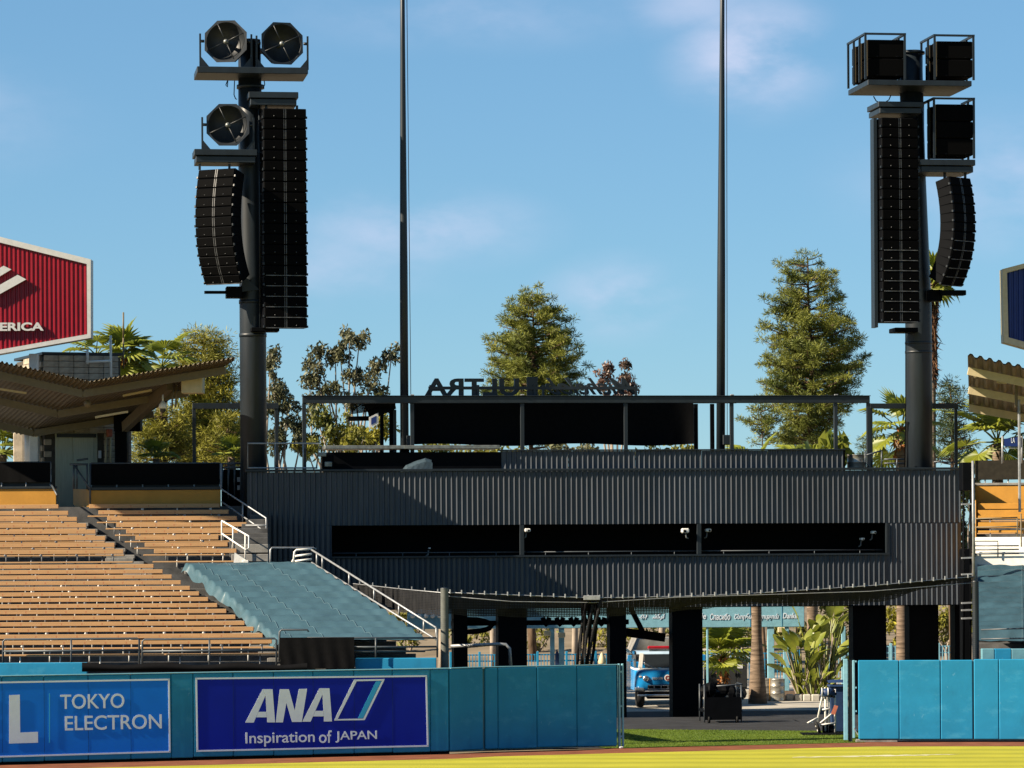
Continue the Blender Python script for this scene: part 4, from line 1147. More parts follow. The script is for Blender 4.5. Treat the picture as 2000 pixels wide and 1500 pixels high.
part('net_fold', net_sheet(cable, [(u, v - 5 - 4 * math.sin(u * .02), y) for u, v, y in hem], .26, 5), M['net'], nt_)
cp = [P(*p) for p in cable]
part('cable', MB().tube(cp, .014, 6), M['rail_grey'], nt_)
part('lower_cable', MB().tube([P(u, v + 7 + 6 * math.sin(i * 1.4), y - .05) for i, (u, v, y) in enumerate(cable)], .011, 5), M['rail_grey'], nt_)
for i in range(46):
    a = along(cable, (i + .5) / 46); p = P(*a)
    part('clip', MB().cbox((p[0] - .02, p[1] - .04, p[2] - .03), (p[0] + .02, p[1] + .02, p[2] + .09), .008), M['rail_grey'], nt_)
rng = random.Random(5)
part('knot', MB().cbox(P(1140, 1172, 105.6), (P(1172, 1164, 105.6)[0], 105.75, P(1172, 1163, 105.6)[2]), .01), M['rail_grey'], nt_)
# net left of the post, up to the tarp
nl = thing('safety_net', 'black netting between the tarp handrail and the thick net post', 'net', P(780, 1180, 106))
top2, bot2 = [(690, 1140, 112.5), (780, 1150, 110), (868, 1158, 105.2)], [(690, 1150, 112.5), (780, 1195, 110.2), (868, 1203, 105.3)]
part('net', net_sheet(top2, bot2, .02, 3), M['net'], nl)
part('net_fold', net_sheet(top2, bot2, .2, 7), M['net'], nl)
part('cable', MB().tube([P(*p) for p in top2], .014, 6), M['rail_grey'], nl)
for i in range(7):
    p = P(*along(top2, (i + .5) / 7)); part('clip', MB().cbox((p[0] - .018, p[1] - .04, p[2]), (p[0] + .018, p[1] + .02, p[2] + .10), .006), M['rail_grey'], nl)
# gathered bundle hanging down
bn = thing('net_bundle', 'gathered bundle of black netting hanging from the cable to the wall', 'net', P(1150, 1297, 105.9))
for i in range(9):
    f = i / 8
    pts = []
    for k in range(9):
        g = k / 8
        ut, ub = lerp(1138, 1176, f), lerp(1130, 1152, f)
        pts.append(P(lerp(ut, ub, g) + 2.5 * math.sin(g * 5 + i * 2), lerp(1168, 1300, g), 105.9 + .12 * math.sin(i * 2.4 + g * 2)))
    part('fold', MB().tube(pts, [.05, .05, .045, .045, .05, .05, .045, .045, .04], 6), M['net'] if i % 3 == 1 else M['screen'], bn)
# net posts
def net_post(label, u, v0, v1, Y, r, m, coil=False):
    a, b = P(u, v1, Y), P(u, v0, Y)
    o = thing('net_post', label, 'post', (a[0], Y, 0))
    part('shaft', MB().tube([(a[0], Y, 0), (a[0], Y, b[2])], r * .8, 16), M['steel_dark'], o)
    prof = []
    z = 0.3
    while z < b[2] - .02:
        prof += [(r, z), (r * 1.045, z + .03), (r, z + .06)]; z += .0601
    part('pad', MB().lathe((a[0], Y, 0), prof, 18), m, o)
    part('cap', MB().lathe((a[0], Y, b[2]), [(r * 1.02, -.03), (r * 1.02, .03), (.001, .05)], 16), M['steel_dark'], o)
    return o
M['pad'] = mat('net_post_padding', (.095, .10, .09), .7, .3, var=.15, scale=5)
net_post('thick ribbed grey net post at the end of the tarp rail', 869, 1150, 1302, 104.7, .115, M['pad'])
o = net_post('thick dark net post in front of the right tarp', 1906, 1136, 1288, 108.4, .10, M['steel_dark'])
part('upper_pole', MB().tube([P(1902, 1136, 108.5), P(1900, 900, 108.5)], .04, 10), M['rail_grey'], o)
# ------------------------------------------------------------------ pavilion roofs
def folded_roof(name, label, near, far, thick_m, beam_m, beam_fr, pitch=.155, amp=.032, beam_h=.24):
    """near / far: matching world polylines; profiled sheet between them, beams following the folds below it"""
    root = thing(name, label, 'roof', (near[1][0], near[1][1], 0))
    A, Bq = [Vector(p) for p in near], [Vector(p) for p in far]
    na, fa = [], []
    for i in range(len(A) - 1):
        L = (A[i + 1] - A[i]).length; n = int(L / pitch) * 4
        for k in range(n):
            f = k / n
            up = amp if k % 4 in (1, 2) else -amp
            na.append(A[i].lerp(A[i + 1], f) + Vector((0, 0, up))); fa.append(Bq[i].lerp(Bq[i + 1], f) + Vector((0, 0, up)))
    part('roof_sheet', MB().grid([na, fa], False), thick_m, root)
    part('roof_sheet', MB().grid([[p + Vector((0, 0, .05)) for p in na], [p + Vector((0, 0, .05)) for p in fa]], False), thick_m, root)
    for f in beam_fr:
        for i in range(len(A) - 1):
            p, q = A[i].lerp(Bq[i], f), A[i + 1].lerp(Bq[i + 1], f)
            d = Vector((0, 0, -.05 - beam_h / 2))
            part('roof_beam', MB().beam(p + d, q + d, .12, beam_h), beam_m, root)
    return root, A, Bq
YN, YF = 116.5, 127.0
nearL = [P(-330, 636, YN), P(176, 748, YN), P(461, 701, YN)]
dv = Vector(P(50, 850, YF)) - Vector(nearL[1])
farL = [tuple(Vector(p) + dv) for p in nearL[:2]] + [P(276, 814, YF)]
rl_, A, Bq = folded_roof('pavilion_roof', 'tan folded roof over the left seats, dipping in a shallow V', nearL, farL, M['roof_tan'], M['roof_beam'], (.10, .48, .86))
part('pylon', MB().cbox(P(224, 905, 125.5), (P(248, 905, 125.5)[0], 126.1, P(248, 812, 125.5)[2]), .03), M['black'], rl_)
part('pylon_head', MB().cbox(P(222, 842, 125.2), (P(274, 842, 125.2)[0], 126.0, P(274, 810, 125.2)[2]), .03), M['black'], rl_)
part('pylon_brace', MB().beam(P(244, 834, 124.5), P(332, 752, 119.5), .22, .34), M['roof_beam'], rl_)
part('lamp_box', MB().cbox(P(354, 768, 118.2), (P(396, 768, 118.2)[0], 119.0, P(396, 734, 118.2)[2]), .02), M['roof_beam_pale'], rl_)
part('round_lamp', MB().lathe(P(171, 788, 118.6), [(.001, -.13), (.09, -.10), (.13, 0), (.09, .10), (.001, .13)], 14), M['roof_beam'], rl_)
for pts in ([(240, 773), (296, 762)], [(0, 760), (52, 768)], [(186, 815), (250, 804)]):
    part('strip_lamp', MB().beam(P(*pts[0], 119.5), P(*pts[1], 119.5), .08, .07), M['roof_beam_pale'], rl_)
for u in range(338, 352, 7):
    part('hanger', MB().tube([P(u, 752, 119), P(u - 2, 796, 119)], .03, 6), M['roof_beam'], rl_)
o = thing('dome_camera', 'white dome camera hanging from the left pavilion roof', 'camera', P(318, 775, 119), WF)
c = Vector(P(318, 792, 119))
part('stem', MB().tube([c + Vector((0, 0, .1)), c + Vector((0, 0, .36))], .03, 8), M['white_paint'], o)
part('housing', MB().lathe(c, [(.001, .14), (.06, .13), (.13, .03), (.13, -.08), (.11, -.10)], 16), M['white_paint'], o)
part('dome', MB().lathe(c, [(.105, -.10), (.10, -.17), (.06, -.23), (.001, -.25)], 16), M['glass'], o)

nearR = [P(1890, 695, YN), P(2240, 772, YN)]
farR = [P(1893, 803, YF), P(2240, 862, YF)]
rr_, A2, B2 = folded_roof('pavilion_roof', 'brown ribbed roof with cream beams over the right seats', nearR, farR, M['roof_brown'], M['roof_beam_pale'], (.16, .50, .84), pitch=.30, amp=.045, beam_h=.26)
part('post', MB().cbox(P(1990, 1000, 121), (P(1994.5, 1000, 121)[0], 121.15, P(1994, 780, 121)[2]), .01), M['rail_grey'], rr_)
part('round_lamp', MB().ball(P(1908, 733, 119), .13), M['roof_beam'], rr_)
part('strip_lamp', MB().beam(P(1946, 746, 119.5), P(1966, 748, 119.5), .08, .07), M['roof_beam_pale'], rr_)
part('hanger', MB().beam(P(1985, 752, 119.6), P(1985, 795, 119.6), .09, .09, (0, 1, 0)), M['roof_beam'], rr_)

# ------------------------------------------------------------------ hexagonal sponsor signs above the roofs
def hex_sign(name, label, poly, inner, Y, face_m, frame_m, pitch):
    root = thing(name, label, 'sign', P(poly[0][0], poly[0][1], Y))
    pts = [P(u, v, Y) for u, v in poly]; ins = [P(u, v, Y) for u, v in inner]
    part('box', MB().prism([(x, y + .03, z) for x, y, z in pts], (0, .6, 0)), frame_m, root)
    n = len(pts)
    for i in range(n):
        j = (i + 1) % n
        part('frame', MB().prism([pts[i], pts[j], ins[j], ins[i]], (0, -.10, 0)), frame_m, root)
    xs = [p[0] for p in ins]; x, x1 = min(xs), max(xs)
    def span(xx):
        zz = []
        for i in range(n):
            a, b = ins[i], ins[(i + 1) % n]
            if abs(a[0] - b[0]) < 1e-6: continue
            g = (xx - a[0]) / (b[0] - a[0])
            if -1e-6 <= g <= 1 + 1e-6: zz.append(lerp(a[2], b[2], g))
        return min(zz), max(zz)
    bot, top = [], []
    while x < x1:
        for dx, dy in ((0, 0), (.35, 0), (.5, -.045), (.85, -.045), (1.0, 0)):
            xx = min(x + dx * pitch, x1)
            z0, z1 = span(xx); bot.append((xx, Y + .02 + dy, z0 + .01)); top.append((xx, Y + .02 + dy, z1 - .01))
        x += pitch * 1.0001
    part('ribbed_face', MB().grid([bot, top], False), face_m, root)
    return root
YS = 125.0
hx = hex_sign('sponsor_sign', 'red ribbed sponsor sign with white frame and letters ERICA above the left roof',
              [(-420, 358), (178, 507), (178, 660), (-420, 766)], [(-411, 372), (170, 516), (171, 653), (-411, 756)], YS, M['red'], M['sign_frame'], .155)
Z5 = lambda x, y: (x * .32, 440 + y * .32)
SF = Frame(0, YS, 0)
def sign_poly(px): poly_part('emblem', SF, [Z5(*p) for p in px], -.20, .12, M['sign_frame'], hx)
ORG_SF = ORG[hx.name]; ORG[hx.name] = (ORG_SF[0], ORG_SF[1] - YS, ORG_SF[2])
sign_poly([(-120, 330), (22, 247), (69, 269), (-70, 352)])
sign_poly([(-120, 430), (108, 302), (160, 330), (-60, 452)])
LT = SF.L(*Z5(-152, 646), -.2); RT = SF.L(*Z5(266, 592), -.2)
lettering('lettering', 'AMERICA', SF, LT, RT, -.20, .12, M['sign_frame'], hx, weight=.035)
ORG[hx.name] = ORG_SF
o = thing('sign_post', 'white steel post carrying the red sponsor sign', 'post', P(65, 905, YS + .4))
part('shaft', MB().cbox((P(56, 900, YS + .4)[0], YS + .62, 5), (P(73, 900, YS + .4)[0], YS + .95, P(65, 690, YS + .4)[2]), .02), M['white_paint'], o)
hex_sign('sponsor_sign', 'navy blue ribbed sign with cream frame at the right edge', [(1957, 526), (2320, 430), (2320, 770), (1960, 669)], [(1966, 533), (2310, 442), (2310, 756), (1969, 659)], YS, M['navy'], M['roof_beam_pale'], .17)

# ------------------------------------------------------------------ block lift tower behind the left roof
EF = Frame(fx(87, 126.5), 126.5, 20)
et = thing('lift_tower', 'block walled lift tower with pale steel doors behind the left seats', 'building', (0, 0, 0), EF)
EW, ED, ET_ = EF.L(237, 700)[0], 4.6, EF.L(87, 693)[2]
part('core', MB().box((.03, .03, 0), (EW - .03, ED, ET_ - .05)), M['mortar'], et)
part('coping', MB().cbox((-.06, -.06, ET_), (EW + .06, ED + .05, ET_ + .10), .01), M['steel_dark'], et)
ch, cw = .212, .54
BLK = [MB().cbox((0, 0, 0), (w, .10, ch - .014), .012).mesh('block') for w in (cw - .014, cw * .5 - .014)]
BLS = [MB().cbox((0, 0, 0), (.10, w, ch - .014), .012).mesh('block') for w in (cw - .014, cw * .5 - .014)]
for me in BLK + BLS: me.materials.append(M['block'])
d0, d1 = EF.L(108, 900)[0], EF.L(190, 900)[0]; dz = EF.L(150, 846)[2]
random.seed(12)
nc = 0
z = ET_ - ch
while z > 7.6:
    x = 0 if nc % 2 else -cw * .5
    while x < EW - .1:
        x0 = max(x, 0); w = 0 if x >= 0 and x + cw <= EW else 1
        if not (z < dz and x0 + (cw if w == 0 else cw / 2) > d0 and x0 < d1) and x0 + (cw if w == 0 else cw * .5) <= EW + .02:
            b = link(BLK[w], 'block', None, et); b.location = (x0 + .007, -.055 + random.uniform(-.012, .012), z)
        x += cw if x >= 0 else cw * .5
        if x < 0: x = 0
    if nc < 8 or z < 9.6:
        y = .12 + (0 if nc % 2 else cw * .5)
        while y < (3.0 if nc < 8 else 1.2):
            b = link(BLS[0], 'block', None, et); b.location = (-.055 + random.uniform(-.01, .01), y, z); y += cw
    z -= ch; nc += 1
dr = part('door_frame', MB().box((d0, -.02, 7), (d1, .04, dz)), M['door_green'], et)
dm = (EF.L(142, 900)[0])
for a, b in ((d0 + .12, dm - .008), (dm + .008, d1 - .14)):
    part('lift_door', MB().cbox((a, -.045, 7.0), (b, -.022, dz - .16), .006), M['door_green'], et)
part('door_head', MB().cbox((d0 + .05, -.10, dz - .15), (d1 - .05, -.022, dz - .02), .01), M['steel_dark'], et)
part('call_panel', MB().cbox((EF.L(191, 890)[0], -.09, EF.L(191, 895)[2]), (EF.L(197, 890)[0], -.07, EF.L(191, 880)[2]), .01), M['paper'], et)
part('wall_lamp', MB().cbox(tuple(EF.L(211, 853, -.3)), (EF.L(220, 853, -.3)[0], -.02, EF.L(211, 838, -.3)[2]), .02), M['orange_tag'], et)
for u in (207, 216):
    part('conduit', MB().tube([EF.L(u, 905, -.1), EF.L(u, 855, -.1)], .035, 8), M['roof_beam_pale'], et)
o = thing('roof_antenna', 'white pipe antenna frame on the lift tower roof', 'antenna', EF.L(217, 700, .3), EF)
for ln in ([(217, 752), (216, 655)], [(168, 707), (217, 705)], [(171, 711), (171, 683)]):
    part('pipe', MB().tube([EF.L(u, v, -.35) for u, v in ln], .045, 8), M['white_paint'], o)
part('mast', MB().tube([EF.L(241, 660, .4), EF.L(241, 610, .4)], .03, 6), M['roof_beam'], o)
part('mast', MB().tube([EF.L(241, 660, .4), EF.L(241, 720, .4)], .03, 6), M['roof_beam'], o)
o = thing('round_column', 'white round column left of the lift tower', 'column', P(68, 905, 127.5))
part('shaft', MB().tube([P(66, 910, 127), P(66, 845, 127)], .33, 20), M['white_paint'], o)
solo('plaza_wall', MB().cbox(P(26, 912, 130), (P(48, 912, 130)[0], 131, P(48, 845, 130)[2]), .03), M['block'], 'short stone pier left of the white round column', 'wall', P(37, 912, 130))
solo('terrace', MB().box((-26, 122.6, 0), (fx(482, 124), 133, 7.22)), M['concrete'], 'concrete terrace behind the left windscreens under the lift tower', 'terrace', (-15, 128, 0))
rails('gate_rail', 'dark rail and small counter in front of the lift doors', [[(136, 907, 121.8), (172, 907, 121.8)], [(144, 907, 121.8), (144, 955, 121.8)], [(146, 910, 121.8), (176, 955, 121.3)], [(150, 899, 122.4), (172, 896, 122.4)], [(99, 943, 121.6), (112, 968, 120.5)]],
      [[(150, 905, 121.8), (150, 955, 121.8)], [(170, 905, 121.8), (170, 958, 121.8)], [(176, 905, 121.6), (176, 985, 121.2)]], P(156, 955, 121.8), .035, M['rail_dark'], 'railing')
rails('plaza_fence', 'dark open fence between the right windscreen and the left tower', [[(430, 906, 122.2), (472, 905, 122.2)], [(430, 914, 122.2), (472, 913, 122.2)]],
      [[(u, 905, 122.2), (u, 975, 122.2)] for u in (434, 446, 458, 470)], P(450, 970, 122.2), .03, M['rail_dark'], 'fence')

o = thing('dark_backing', 'dark backing box added in the gap between the right windscreen and the left tower', 'cabinet', P(455, 980, 123.0))  # added box, darkens the gap where bright sky showed through
part('body', MB().cbox((fx(433, 123), 123.0, 5.0), (fx(481, 123), 123.9, P(455, 917, 123)[2]), .02), M['black'], o)
for v in (932, 948):
    part('white_bit', MB().box((fx(464, 122.99), 122.98, P(464, v + 9, 122.99)[2]), (fx(471, 122.99), 122.99, P(464, v, 122.99)[2])), M['paper'], o)

# ------------------------------------------------------------------ right pavilion
RF = Frame(fx(1903, 109.6), 109.6, -12)
Q = RF.L
def sl_(t, u=1905): return Q(u, 1050, t)[0]
rg = thing('grandstand', 'right pavilion of concrete terraces at the right edge', 'grandstand', (2, 5, 0), RF)
def rrow(k): return .5 + .76 * k, 3.2 + .165 * k
sm = MB()
for k in range(12):
    t, z = rrow(k); sm.box((sl_(t) + .06, t - .4, 0), (9, t + .359, z - .75))
part('lower_terrace', sm, M['concrete_dark'], rg)
TB0 = 10.6
z1049, z1057 = Q(1950, 1049, TB0)[2], Q(1950, 1088, TB0 - .9)[2]
wk = MB()
for i in range(4):
    f0, f1 = i / 4, (i + 1) / 4
    wk.cbox((sl_(TB0) + .004 * i, TB0 - .9 + .225 * i, 0), (9, TB0 - .676 + .225 * i if i < 3 else TB0 + .4, lerp(z1057, z1049, f1)), .02)
part('white_steps', wk, M['white_paint'], rg)
up = MB()
zz = []
for k, v in enumerate((1036, 1020, 1007, 996, 983)):
    t = TB0 + .75 + .7 * k
    zz.append((t, Q(1950, v, t)[2]))
    up.box((sl_(t) + .03, t - .30, 0), (9, t + .399, Q(1950, v, t)[2] - .55))
part('upper_terrace', up, M['concrete_dark'], rg)
tw = TB0 + .75 + .7 * 5 + .1
part('rear_wall', MB().cbox((sl_(tw), tw, 5.5), (9, tw + .15, Q(1950, 948, tw)[2]), .01), M['yellow'], rg)
part('wall_coping', MB().cbox((sl_(tw) - .04, tw - .04, Q(1950, 948, tw)[2] + .003), (9, tw + .2, Q(1950, 943, tw)[2]), .01), M['concrete'], rg)
part('side_wall', MB().prism([(sl_(.3), .3, 0), (sl_(TB0 - .95), TB0 - .95, 0), (sl_(TB0 - .95), TB0 - .95, 4.6), (sl_(.3), .3, 2.3)], (.05, 0, 0)), M['black'], rg)
part('end_board', MB().prism([(sl_(tw - 3.4), tw - 3.4, 5.2), (sl_(tw), tw - .01, 5.6), (sl_(tw), tw - .01, Q(1903, 950, tw)[2]), (sl_(tw - 3.4), tw - 3.4, 6.0)], (.025, 0, 0)), M['yellow'], rg)
for k, (t, z) in enumerate(zz):
    h = (.08, .20, .12, .20, .20)[k]
    o = thing('bench_row', '%s orange bench row of the right pavilion' % ('front', 'second', 'third', 'fourth', 'top')[k], 'bench', (sl_(t), t, z), RF, 'right pavilion bench rows')
    part('backrest', MB().cbox((sl_(t) + .1, t - .045, z - h), (9, t, z), .008), M['bench_orange'] if 'bench_orange' in M else M['yellow'], o)
    part('seat', MB().cbox((sl_(t) + .1, t - .42, z - .40), (9, t - .16, z - .36), .008), M['bench'], o)
    for i in range(3):
        part('bracket', MB().beam((sl_(t) + .5 + 1.3 * i, t + .01, z - .5), (sl_(t) + .5 + 1.3 * i, t + .01, z - .02), .04, .02), M['rail_grey'], o)
o = thing('windscreen', 'brown black windscreen above the yellow wall at the right edge', 'windscreen', Q(1950, 938, tw + .6), RF)
part('fabric', MB().box((sl_(tw + .6), tw + .55, Q(1950, 937, tw + .6)[2]), (9, tw + .58, Q(1950, 899, tw + .6)[2])), mat('brown_windscreen', (.028, .024, .016), .8, .2, var=.2), o)
for i in range(5):
    part('post', MB().tube([(sl_(tw) + .3 + .8 * i, tw + .62, 6), (sl_(tw) + .3 + .8 * i, tw + .62, Q(1950, 899, tw + .6)[2])], .025, 6), M['rail_grey'], o)
def qrails(label, lines, m, r=.024):
    o = thing('handrail', label, 'handrail', Q(*lines[0][0]), RF)
    for ln in lines: part('rail', MB().tube([Q(*p) for p in ln], r, 7), m, o)
qrails('dark corner rail in front of the white steps at the right edge', [[(1904, 1088, TB0 - 1), (1904, 1057, TB0 - 1), (1949, 1057, TB0 - 1), (1949, 1088, TB0 - 1)], [(1905, 1066, TB0 - 1), (1990, 1066, TB0 - 1)], [(1905, 1074, TB0 - 1), (1990, 1073, TB0 - 1)], [(1905, 1082, TB0 - 1), (1990, 1081, TB0 - 1)]], M['rail_dark'])
qrails('light pipe rail in front of the right orange benches', [[(1903, 1052, TB0 + .2), (1902, 945, TB0 + .2), (1908, 940, TB0 + .2), (1972, 1000, TB0 - .2)][:3], [(1905, 1013, TB0 + .2), (1987, 1011, TB0 + .2)], [(1905, 1030, TB0 + .2), (1996, 1028, TB0 + .2)], [(1987, 1048, TB0 + .2), (1987, 1011, TB0 + .2)], [(1995, 1088, TB0 - .6), (1994, 1003, TB0 - .6)]], M['roof_beam'])
qrails('dark rails at the foot of the right tarp', [[(1916, 1230, .1), (2040, 1226, .1)], [(1916, 1248, .1), (2040, 1246, .1)]], M['rail_dark'])
rows = []
for k in range(13):
    t, z = rrow(k)
    rows.append((RF.W((sl_(t) + .08, t - .2, z - .02 - .30 * (k == 0))), RF.W((8.5, t - .2, z - .02))))
M['tarp_dark'] = mat('dark_blue_tarp', (.030, .068, .090), .5, .3, var=.16, scale=1.6, bump=.25, bscale=9)
tarp('tarp', 'dark blue tarp over the bench rows at the right edge', rows, 7, 50, M['tarp_dark'], (.165,), seed=9, amp=.035, skirtL=False)
for i, (a, b, m, lab) in enumerate(((1918, 1942, 'wall_cap', 'pale end'), (1943, 1975, 'wall_blue', 'dark middle'), (1976, 2030, 'wall_cap', 'pale right'))):
    p0, p1 = P(a, 1290, 107.6), P(b, 1267, 107.6)
    solo('pad_block', MB().cbox(p0, (p1[0], 107.9, p1[2]), .015), M[m], '%s pad of the low row behind the wall at the right edge' % lab, 'pad', p0, group='pads behind the right wall')
o = thing('banner', 'small navy banner with white letters between two posts at the right edge', 'banner', P(1975, 900, 122.5))
ORG[o.name] = (P(1975, 900, 122.5)[0], 0, P(1975, 900, 122.5)[2])
BNF = Frame(0, 122.5, 0)
poly_part('cloth', BNF, [(1961, 857), (1994, 853), (1994, 872), (1962, 872)], 0, .02, M['navy'], o)
lettering('emblem', 'LA', BNF, BNF.L(1975, 865, -.01), BNF.L(1982, 855, -.01), -.012, .008, M['ad_white'], o)
for u in (1958, 1996):
    part('post', MB().tube([BNF.L(u, 905, .05), BNF.L(u, 852, .05)], .04, 8), M['rail_grey'], o)
poly_part('bar', BNF, [(1960, 874), (1994, 874), (1994, 876), (1960, 876)], .03, .02, M['rail_grey'], o)
# black boxes and gap fillers between the building and the right pavilion
o = thing('service_stair', 'black service stair and boxes squeezed between the building and the right pavilion', 'stairs', P(1890, 1200, 118))
part('box', MB().cbox(P(1880, 958, 119.5), (P(1898, 958, 119.5)[0], 120.5, P(1898, 903, 119.5)[2]), .02), M['black'], o)
part('tower', MB().cbox((P(1881, 1100, 118.6)[0], 118.6, 0), (P(1897, 1100, 118.6)[0], 119.6, P(1890, 1072, 118.6)[2]), .02), M['black'], o)
for v in (985, 1090, 1122, 1178, 1192, 1208):
    part('tread', MB().beam(P(1878, v, 117), P(1900, v - 1, 117), .3, .05), M['rail_grey'], o)
for u in (1882, 1896):
    part('stringer', MB().tube([P(u, 1290, 117.1), P(u, 960, 117.1)], .035, 6), M['black'], o)
# ------------------------------------------------------------------ vegetation
def fast_mesh(name, V, Q4, m):
    me = bpy.data.meshes.new(name)
    V = np.asarray(V, dtype=np.float32); Q4 = np.asarray(Q4, dtype=np.int32)
    k = Q4.shape[1]
    me.vertices.add(len(V)); me.vertices.foreach_set('co', V.ravel())
    me.loops.add(Q4.size); me.loops.foreach_set('vertex_index', Q4.ravel())
    me.polygons.add(len(Q4)); me.polygons.foreach_set('loop_start', np.arange(0, Q4.size, k, dtype=np.int32))
    me.update(calc_edges=True)
    me.materials.append(m)
    return me
def leaf_cloud(C, rad, n, ln, wd, rng, radial=.6, droop=0.0, flat=1.0):
    """diamond leaves scattered in clumps C (k,3) of radius rad (k,); returns verts, quads"""
    C = np.repeat(np.asarray(C, float), n, 0); rad = np.repeat(np.asarray(rad, float), n)
    K = len(C)
    d = rng.normal(size=(K, 3)); d[:, 2] *= flat; d /= np.linalg.norm(d, axis=1, keepdims=True)
    r = rng.random(K) ** .5
    p = C + d * (rad * r)[:, None] * np.array([1, 1, flat if flat < 1 else 1])
    a = d * radial + rng.normal(size=(K, 3)) * (1 - radial) * .8; a[:, 2] -= droop
    a /= np.linalg.norm(a, axis=1, keepdims=True)
    b = np.cross(a, rng.normal(size=(K, 3))); b /= np.linalg.norm(b, axis=1, keepdims=True)
    L = ln * rng.uniform(.6, 1.3, K)[:, None]; W = wd * rng.uniform(.7, 1.3, K)[:, None]
    V = np.stack([p - a * L * .5, p + b * W * .5, p + a * L * .5, p - b * W * .5], 1).reshape(-1, 3)
    return V, np.arange(4 * K).reshape(-1, 4)
def prof_at(prof, v):
    for (a, wa), (b, wb) in zip(prof[:-1], prof[1:]):
        if a <= v <= b: return lerp(wa, wb, (v - a) / (b - a))
    return prof[-1][1] if v > prof[-1][0] else prof[0][1]
def conifer(label, u, Y, prof, m, seed, zbase=0.0, lev=20, per=6, clump=.36, nl=105, ln=.23, wd=.030, trunk_r=.22, gap=.25, group='trees behind the stadium', trunk_m='trunk', name='pine_tree', vis_bottom=None):
    """prof: (v, half width in pixels) from the top of the crown downward"""
    rng = np.random.default_rng(seed)
    top, bot = P(u, prof[0][0], Y), P(u, prof[-1][0], Y)
    root = thing(name, label, 'tree', (top[0], Y, zbase), WF, group)
    h = top[2] - bot[2]
    wob = lambda z: (.10 * math.sin(z * .7 + seed), .10 * math.cos(z * .5 + seed))
    tp = []
    for i in range(9):
        z = lerp(zbase - .3, top[2] - .1, i / 8); w = wob(z); tp.append((top[0] + w[0], Y + w[1], z))
    part('trunk', MB().tube(tp, [trunk_r * (1 - .85 * i / 8) for i in range(9)], 9), M[trunk_m], root)
    C, RR = [], []
    limbs = MB()
    kpx = Y / FPX
    for i in range(lev):
        f = (i + .5) / lev
        v = lerp(prof[0][0], prof[-1][0], f); z = P(u, v, Y)[2]; hw = prof_at(prof, v) * kpx
        w = wob(z)
        n = max(3, int(per * min(1.4, .45 + hw / 2.2)))
        a0 = rng.uniform(0, 6.28)
        for k in range(n):
            if rng.random() < gap * .85: continue
            a = a0 + 6.283 * k / n + rng.uniform(-.35, .35)
            L = hw * rng.uniform(.56, 1.10)
            rise = L * rng.uniform(-.05, .35)
            s = Vector((top[0] + w[0], Y + w[1], z - .35 * L * rng.uniform(.2, .7)))
            e = Vector((s.x + math.cos(a) * L, s.y + math.sin(a) * L, z + rise * .5))
            mid = s.lerp(e, .5) + Vector((0, 0, -.06 * L))
            if L > .5: limbs.tube([s, mid, e], [max(.02, .035 * L ** .8), .025 + .008 * L, .012], 5, caps=False)
            m_ = max(1, int(L / (clump * .85)))
            for q in range(m_):
                g = 1 - (q / m_) * .68
                if rng.random() < gap * .5: continue
                pt = s.lerp(mid, g * 2) if g < .5 else mid.lerp(e, (g - .5) * 2)
                C.append((pt.x + rng.normal() * .12, pt.y + rng.normal() * .12, pt.z + rng.normal() * .10 + .08)); RR.append(clump * rng.uniform(.65, 1.2))
    part('branches', limbs, M[trunk_m], root)
    V, F = leaf_cloud(C, RR, nl, ln, wd, rng, .75, -.1, .75)
    link_crown(V, F, m, root)
    return root
def link_crown(V, F, m, root):
    V = V - np.array(ORG[root.name])
    return link(fast_mesh('crown', V, F, m), 'crown', None, root)
def broadleaf(label, u, Y, blobs, m, seed, zbase=0.0, nl=60, ln=.26, wd=.09, clump=.5, group='trees behind the stadium', limbs=(), trunk_r=.16, dens=1.0, droop=.6, name='gum_tree', trunk_m='trunk_pale'):
    """blobs: (u, v, rx, ry) in pixels of the photograph at depth Y, filled with small leaf clumps"""
    rng = np.random.default_rng(seed)
    k = Y / FPX
    base = P(u, 1060, Y)
    root = thing(name, label, 'tree', (base[0], Y, zbase), WF, group)
    lb = MB()
    cs = [(P(b[0], b[1], Y), b[2] * k, b[3] * k) for b in blobs]
    zlow = min(c[0][2] for c in cs)
    fork = Vector((base[0], Y, max(zbase + .6, lerp(zbase, zlow, .55))))
    part('trunk', MB().tube([(base[0], Y, zbase - .3), (base[0] + .05, Y, lerp(zbase, fork.z, .5)), fork], [trunk_r, trunk_r * .85, trunk_r * .7], 9), M[trunk_m], root)
    C, RR = [], []
    for (c, rx, ry) in cs:
        e = Vector(c); mid = fork.lerp(e, .5) + Vector((rng.normal() * .3, rng.normal() * .3, .3))
        lb.tube([fork, mid, e], [trunk_r * .5, trunk_r * .3, .02], 6, caps=False)
        n = max(4, int(dens * rx * ry * 5.5 / (clump * clump)))
        for i in range(n):
            d = rng.normal(size=3); d /= np.linalg.norm(d); r = rng.random() ** .4
            C.append((c[0] + d[0] * rx * r, c[1] + d[1] * min(rx, 2.2) * r, c[2] + d[2] * ry * r)); RR.append(clump * rng.uniform(.45, .95))
    for i in range(0, len(C), 9):
        e = Vector(C[i]); s = min(cs, key=lambda q: (Vector(q[0]) - e).length)[0]
        lb.tube([s, e], [.03, .01], 4, caps=False)
    part('branches', lb, M[trunk_m], root)
    V, F = leaf_cloud(C, RR, nl, ln, wd, rng, .25, droop, 1.0)
    link_crown(V, F, m, root)
    return root
